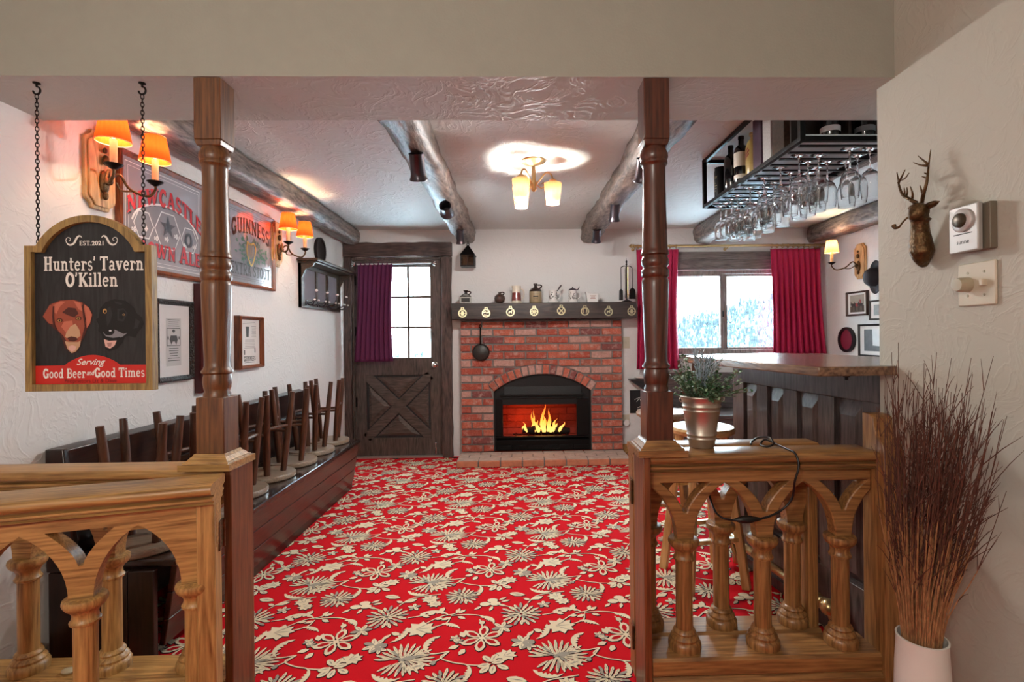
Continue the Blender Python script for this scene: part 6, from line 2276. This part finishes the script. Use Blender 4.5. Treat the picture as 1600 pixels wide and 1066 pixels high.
q = MB(); q.flat([(4.22, 1.335), (4.335, 1.335), (4.335, 1.425), (4.22, 1.425)], dd + .0006, RW); q.build('print', mat('grey_photo_print', '#6e6c6a', .6, noise=.5, nscale=40), h2, world=True, smooth=0, fix=False)
h3, dd = wall_frame('picture_frame', 'black frame with a misty photograph in a wide white mount on the right wall', 'picture', 4.17, 4.530, .975, 1.262, .018, .026, mat('black_frame', '#161618', .35), fr=RW)
d = dd + .0006
q = MB(); q.flat([(4.24, 1.025), (4.46, 1.025), (4.46, 1.215), (4.24, 1.215)], d, RW); q.build('photograph', mat('dark_misty_photo', '#4a4c4e', .5, noise=.7, nscale=22), h3, world=True, smooth=0, fix=False)
q = MB(); q.flat([(4.26, 1.07), (4.35, 1.075), (4.355, 1.215), (4.26, 1.215)], d + .0005, RW); q.build('photo_mist', mat('pale_mist', '#c4c6c8', .5, noise=.2, nscale=14), h3, world=True, smooth=0, fix=False)
t = thing('oval_picture', 'black oval frame with a maroon inset low on the right wall beside the curtain', 'picture', (XR - .01, 4.700, 1.12))
O = arc(4.700, 1.122, .118, .118, 0, 354, 40)
I_ = arc(4.700, 1.122, .092, .094, 0, 352, 36)
MB().prism([O, I_], .0006, .026, fr=RW).build('frame', mat('black_oval_frame', '#121012', .3), t, world=True, smooth=40, bevel=.004)
MB().prism([arc(4.700, 1.122, .093, .095, 0, 352, 36)], .001, .012, fr=RW).build('inset', MAROON, t, world=True, smooth=0)
t = thing('hat', 'dark round-brimmed hat hanging on the right wall at the edge of the hall wall', 'hat', (XR - .02, 4.245, 1.655))
HM = Matrix.Rotation(-PI / 2, 3, 'Y')
hat = MB().lathe([(.078, .012), (.12, .004), (.140, .016), (.142, .012), (.12, -.001), (.076, .004), (.070, .055), (.050, .082), (0, .090), (0, .095), (.054, .088), (.076, .060), (.078, .012)], n=36, rot=HM, sx=1.0, sy=.92)
hat.xf(Matrix.Rotation(math.radians(-14), 4, 'Z'))
hat.v = [(x - .022, y, z) for x, y, z in hat.v]
hat.build('felt', mat('charcoal_felt', '#26242a', .9, noise=.2, nscale=120), t, smooth=60)

# ================================================================== HALL WALL
WX = 1.1855
t = thing('deer_head', 'bronze deer head with antlers and a pipe in its mouth on the hall wall', 'wall ornament', (WX, 1.48, 1.386))
DX = 1.150
g = lambda zx, zy, X=DX: at(1360 + zx / 3.333, 200 + zy / 3.333, X=X)
k_ = .00032 * 1.55 / 1.0
q = MB()


def lump(pts, mb):
    P = [g(a, b, X) for a, b, r, X in pts]
    mb.tube(P, [r for a, b, r, X in pts], 16)


lump([(278, 716, .010, 1.172), (276, 706, .015, 1.168), (270, 680, .023, 1.160), (267, 640, .031, 1.154), (262, 590, .028, 1.150), (258, 540, .024, 1.146), (256, 500, .0225, 1.142), (256, 465, .023, 1.138), (256, 440, .018, 1.134)], q)
lump([(268, 402, .010, 1.142), (262, 415, .022, 1.138), (254, 430, .0265, 1.132), (240, 445, .023, 1.122), (222, 455, .0165, 1.112), (208, 460, .0135, 1.106), (198, 462, .009, 1.102)], q)
q.ball(g(246, 418, 1.125), (.012, .014, .008), 10, 7)
q.ball(g(262, 480, 1.14), (.0262, .0262, .006), 16, 6)
o = q.build('head_and_neck', BRONZE, t, world=True, smooth=60)
rm = o.modifiers.new('merge', 'REMESH')
rm.mode, rm.voxel_size, rm.use_smooth_shade = 'VOXEL', .0028, True
for pts in ([(286, 418, .004), (305, 405, .010), (330, 395, .009), (350, 386, .004), (360, 382, .001)], [(232, 405, .003), (215, 412, .006), (200, 420, .003)]):
    MB().tube([g(a, b, 1.142) for a, b, r in pts], [r for a, b, r in pts], 8).build('ear', BRONZE, t, world=True, smooth=60)
al = [[(240, 392, .006), (205, 372, .0055), (168, 348, .0055), (150, 305, .005), (146, 275, .004), (138, 232, .0015)], [(146, 285, .004), (165, 250, .003), (181, 217, .0012)], [(150, 275, .003), (180, 262, .003), (201, 234, .0012)], [(175, 352, .004), (178, 335, .003), (176, 312, .0012)], [(185, 360, .004), (192, 335, .003), (190, 310, .0012)], [(215, 378, .0045), (220, 345, .0035), (208, 305, .0012)]]
ar = [[(266, 392, .006), (278, 340, .006), (294, 280, .0055), (300, 230, .005), (305, 180, .004), (314, 113, .0012)], [(303, 196, .004), (265, 195, .003), (224, 180, .0012)], [(302, 190, .0035), (275, 168, .003), (248, 146, .0012)], [(297, 262, .003), (268, 252, .0012)], [(298, 240, .003), (280, 234, .0012)], [(274, 352, .004), (266, 325, .003), (258, 300, .0012)]]
for S, X0 in ((al, 1.128), (ar, 1.152)):
    q = MB()
    for br in S:
        P = spline([g(a, b, X0 - .01 * math.sin(i)) for i, (a, b, r) in enumerate(br)], 4)
        n = len(P)
        rr = [br[0][2] + (br[-1][2] - br[0][2]) * i / (n - 1) for i in range(n)]
        q.tube(P, rr, 8)
    q.build('antler', BRONZE, t, world=True, smooth=60)
q = MB()
P = spline([g(202, 462, 1.108), g(185, 474, 1.102), g(165, 495, 1.098), g(150, 515, 1.095), g(130, 520, 1.093), g(121, 508, 1.092)], 5)
q.tube(P, [.0026 + .0045 * max(0, (i / (len(P) - 1) - .55) / .45) for i in range(len(P))], 8)
q.build('pipe', BRONZE, t, world=True, smooth=60)

t = thing('thermostat', 'silver wall thermostat with a round dial on the hall wall', 'thermostat', (WX, 1.29, 1.396))
MB().box(1.166, WX - .0003, 1.238, 1.333, 1.396, 1.513).build('base', mat('thermostat_grey_base', '#6e6657', .5), t, world=True, bevel=.002)
MB().box(1.146, 1.160, 1.250, 1.337, 1.394, 1.514).build('cover', mat('thermostat_silver', '#a9a6a2', .45, .4), t, world=True, bevel=.003)
MB().box(1.160, 1.1665, 1.258, 1.329, 1.40, 1.508).build('dark_gap', BLK, t, world=True)  # shade of the gap between cover and base, put in as a black block
RM = Matrix.Rotation(-PI / 2, 3, 'Y')
MB().lathe([(0, 0), (.030, 0), (.030, .004), (.026, .007), (0, .007)], (1.146, 1.294, 1.476), 32, rot=RM).build('dial_ring', mat('dial_silver', '#c9c7c4', .35, .5), t, world=True, smooth=40)
MB().lathe([(0, 0), (.019, 0), (.018, .007), (.015, .009), (0, .009)], (1.1405, 1.294, 1.476), 28, rot=RM).build('dial', mat('dial_bronze', '#453b2c', .35, .5), t, world=True, smooth=40)
HW = lambda a, b, d: (1.1458 - d, 1.294 - a, b)
q = MB()
q.flat([(-.028, 1.440), (.028, 1.440), (.028, 1.4425), (-.028, 1.4425)], .0, HW)
v, f = font_geo('sunne', .016, .0)
put(q, (v, f), HW, .0, warp=lambda a, b: (a, b + 1.416))
q.build('marking', INK, t, world=True, smooth=0, fix=False)
t = thing('dimmer_plate', 'cream double switch plate with a round dimmer knob and a toggle under the thermostat', 'switch', (WX, 1.293, 1.256))
MB().box(1.179, WX - .0003, 1.238, 1.348, 1.256, 1.368).build('plate', IVORY, t, world=True, bevel=.003)
MB().lathe([(0, 0), (.020, 0), (.019, .022), (.016, .030), (0, .031)], (1.179, 1.318, 1.312), 24, rot=RM).build('dimmer_knob', mat('knob_cream', '#a99f86', .35, coat=.3), t, world=True, smooth=40)
MB().box(1.166, 1.180, 1.262, 1.272, 1.305, 1.322).build('toggle', IVORY, t, world=True, bevel=.002)
for y in (1.270, 1.318):
    for z in (1.283, 1.342):
        MB().lathe([(0, 0), (.0035, 0), (.003, .0012), (0, .0014)], (1.179, y, z), 10, rot=RM).build('screw', mat('screw_head', '#9a907a', .4, .5), t, world=True)

# vase with dried twigs
VX, VY = .965, 1.215
t = thing('floor_vase', 'tall white ceramic floor vase holding dried twigs in the right corner', 'vase', (VX, VY, 0))
MB().lathe([(0, .001), (.058, .001), (.062, .01), (.060, .20), (.056, .38), (.0525, .440), (.054, .452), (.050, .453), (.047, .44), (.050, .36), (.052, .05), (0, .04)], n=40).build('body', mat('matt_white_vase', '#d6d3cb', .5), t, smooth=50)
R = random.Random(12)
tw = MB()
for k in range(230):
    a, rr = R.uniform(0, 2 * PI), .043 * math.sqrt(R.random())
    p0 = Vector((VX + rr * math.cos(a), VY + rr * math.sin(a), .07))
    pm = Vector((VX + rr * .95 * math.cos(a), VY + rr * .95 * math.sin(a), .45))
    L = R.uniform(.30, .62) if k % 5 else R.uniform(.5, .72)
    sp_ = (rr / .043) * R.uniform(.5, 1.0)
    tx = .088 * sp_ * math.cos(a) + R.gauss(.036, .014)
    ty = .085 * sp_ * math.sin(a) + R.gauss(-.01, .01)
    top_ = pm + Vector((tx, ty, L))
    top_.x = min(top_.x, 1.165)
    mid = pm.lerp(top_, .5) + Vector((R.gauss(-.006, .009), R.gauss(0, .008), 0))
    P = spline([p0, pm, mid, top_], 4)
    n = len(P)
    h_ = int(n * .62)
    rad = [.0022 * (1 - .75 * i / (n - 1)) for i in range(n)]
    tw.tube(P[:h_ + 1], rad[:h_ + 1], 5)
    tw.tube(P[h_:], rad[h_:], 5, 1)
    for b in range(R.randint(3, 6)):
        i = R.randint(int(n * .5), n - 2)
        d0 = (P[i + 1] - P[i]).normalized()
        d0 = (d0 + Vector((R.gauss(0, .35), R.gauss(0, .3), R.uniform(-.1, .3)))).normalized()
        l = R.uniform(.03, .11)
        e1 = P[i] + d0 * l
        e1.x = min(e1.x, 1.172)
        e2 = P[i] + d0 * l * .55
        e2.x = min(e2.x, 1.172)
        tw.tube([P[i], e2 + Vector((0, 0, .004)), e1], [.0011, .0009, .0004], 4, 1)
TWM = wood('dried_twig', '#6a3f24', '#b98758', 'z', 14, .8, .1, 0, .3, .35)
TWD = wood('dark_twig', '#2c130d', '#6b3d2a', 'z', 14, .8, .1, 0, .3, .35)
tag(tw.build('twig_bundle', [TWM, TWD], smooth=60, fix=False), 'tall spreading bundle of dried brown twigs standing in the white floor vase', 'twigs', kind='stuff')

# ================================================================== PLANT ON THE RAIL
pz = HR
PXc, PYc = .602, 1.690
t = thing('potted_plant', 'leafy grey-green plant in a ribbed steel bucket on the right balustrade', 'plant', (PXc, PYc, pz + .0005))
prof = [(0, .0), (.0385, .0), (.041, .006)]
for z0 in (.030, .043, .122, .136):
    r0 = .041 + .024 * z0 / .168
    prof += [(r0 - .0002, z0 - .004), (r0 + .0024, z0), (r0 + .0001, z0 + .004)]
prof += [(.0650, .160), (.0675, .164), (.0678, .168), (.0660, .170), (.0635, .168), (.040, .02), (0, .018)]
MB().lathe(prof, n=40).build('bucket', mat('galvanised_bucket', '#c4bbae', .38, .9, noise=.12, nscale=14), t, smooth=50)
MB().lathe([(0, .148), (.062, .150)], n=24).build('soil', mat('dark_moss', '#1c1a12', .95, bump=.8), t)
for sg in (-1, 1):
    q = MB(); torus(q, (sg * .067, -.006, .158), .008, .0018, 'y'); q.build('handle_lug', STEEL, t)
R = random.Random(9)
G1, G2, G3 = mat('leaf_green', '#3f6a44', .5, noise=.3, nscale=30), mat('leaf_pale_edge', '#8fa88a', .5, noise=.3, nscale=30), mat('spike_silver_blue', '#a3b4bf', .45, noise=.3, nscale=40)
STM = mat('plant_stem', '#4a5238', .7)


def leaflet(mb, p, d, up, l, w, m):
    d = d.normalized()
    s = d.cross(up)
    if s.length < .01:
        s = Vector((1, 0, 0))
    s.normalize()
    n = s.cross(d)
    vs = [p, p + d * l * .35 + s * w * .5 + n * l * .06, p + d * l * .75 + s * w * .42 + n * l * .02, p + d * l, p + d * l * .75 - s * w * .42 + n * l * .02, p + d * l * .35 - s * w * .5 + n * l * .06, p + d * l * .5 + n * l * .12]
    mb.add(vs, [(0, 1, 6), (1, 2, 6), (2, 3, 6), (3, 4, 6), (4, 5, 6), (5, 0, 6)], m)


fo, st = MB(), MB()
for k in range(78):
    a = R.uniform(0, 2 * PI)
    lean = R.uniform(.15, 1.15)
    L = R.uniform(.09, .165) * (1.05 - .25 * abs(math.sin(a)))
    p0 = Vector((.04 * math.cos(a) * R.random(), .04 * math.sin(a) * R.random(), .15))
    d = Vector((math.cos(a) * math.sin(lean), math.sin(a) * math.sin(lean), math.cos(lean)))
    P = [p0 + d * L * u + Vector((0, 0, -.03 * u * u * lean)) for u in (0, .33, .66, 1)]
    st.tube(P, [.0014, .0012, .001, .0006], 5)
    for i in range(15):
        u = .25 + .75 * i / 14
        p = p0 + d * L * u + Vector((0, 0, -.03 * u * u * lean))
        b = R.uniform(0, 2 * PI)
        ld = (d * .5 + Vector((math.cos(b), math.sin(b), R.uniform(-.2, .6)))).normalized()
        leaflet(fo, p, ld, Vector((0, 0, 1)), R.uniform(.012, .020), R.uniform(.007, .011), 1 if R.random() < .38 else 0)
fo.build('foliage', [G1, G2], t, smooth=0, fix=False)
sk = MB()
for k in range(15):
    a = R.uniform(0, 2 * PI)
    lean = R.uniform(.05, .55)
    L = R.uniform(.11, .155)
    d = Vector((math.cos(a) * math.sin(lean), math.sin(a) * math.sin(lean), math.cos(lean)))
    p0 = Vector((0, -.005, .16)) + d * .01
    st.tube([p0, p0 + d * L], [.0016, .0009], 5)
    for i in range(34):
        u = .2 + .8 * i / 33
        b = i * 2.4
        s = d.cross(Vector((0, 0, 1)) if d.z < .9 else Vector((1, 0, 0))).normalized()
        w = d.cross(s)
        ld = d * 1.1 + s * math.cos(b) * .8 + w * math.sin(b) * .8
        leaflet(sk, p0 + d * L * u, ld, d, .022 * (1.15 - .4 * u), .0045, 0)
sk.build('silver_spikes', G3, t, smooth=0, fix=False)
st.build('stems', STM, t, smooth=0, fix=False)

# ================================================================== CABLE
RUB = mat('black_rubber', '#0b0b0c', .35)
cb = thing('cable', 'black lamp cable with an inline switch looped over the right balustrade', 'cable', (.86, 1.60, HR))


def cp(px, py, Y):
    return at(px, py, Y=Y)


zr = HR + .0035
P = [Vector((.772, 1.700, zr)), Vector((.790, 1.735, zr)), Vector((.822, 1.748, zr + .012)), Vector((.846, 1.722, zr + .016)), Vector((.832, 1.668, zr + .006)), Vector((.806, 1.660, zr)), Vector((.800, 1.690, zr)), Vector((.826, 1.712, zr + .012)), Vector((.842, 1.672, zr + .006)),
     Vector((.849, 1.615, zr + .002)), Vector((.853, 1.574, zr - .003)), Vector((.856, 1.558, HR - .035)), cp(1242, 752, 1.560), cp(1238, 778, 1.568), cp(1224, 795, 1.574), cp(1205, 806, 1.572), cp(1188, 811, 1.568)]
MB().tube(spline(P, 6), .0034, 8).build('cord', RUB, cb, world=True, smooth=60)
P2 = [cp(1145, 813, 1.568), cp(1130, 810, 1.57), cp(1118, 800, 1.60), cp(1110, 780, 1.66), cp(1104, 760, 1.685)]
MB().tube(spline(P2, 6), .0034, 8).build('cord', RUB, cb, world=True, smooth=60)
a, b = cp(1145, 813, 1.568), cp(1190, 811, 1.568)
MB().tube([a.lerp(b, u) for u in (0, .12, .22, .3, .5, .62, .72, .8, .9, 1)], [.0035, .0055, .009, .0115, .0120, .0115, .0085, .0075, .0055, .0035], 12).build('inline_switch', RUB, cb, world=True, smooth=50)
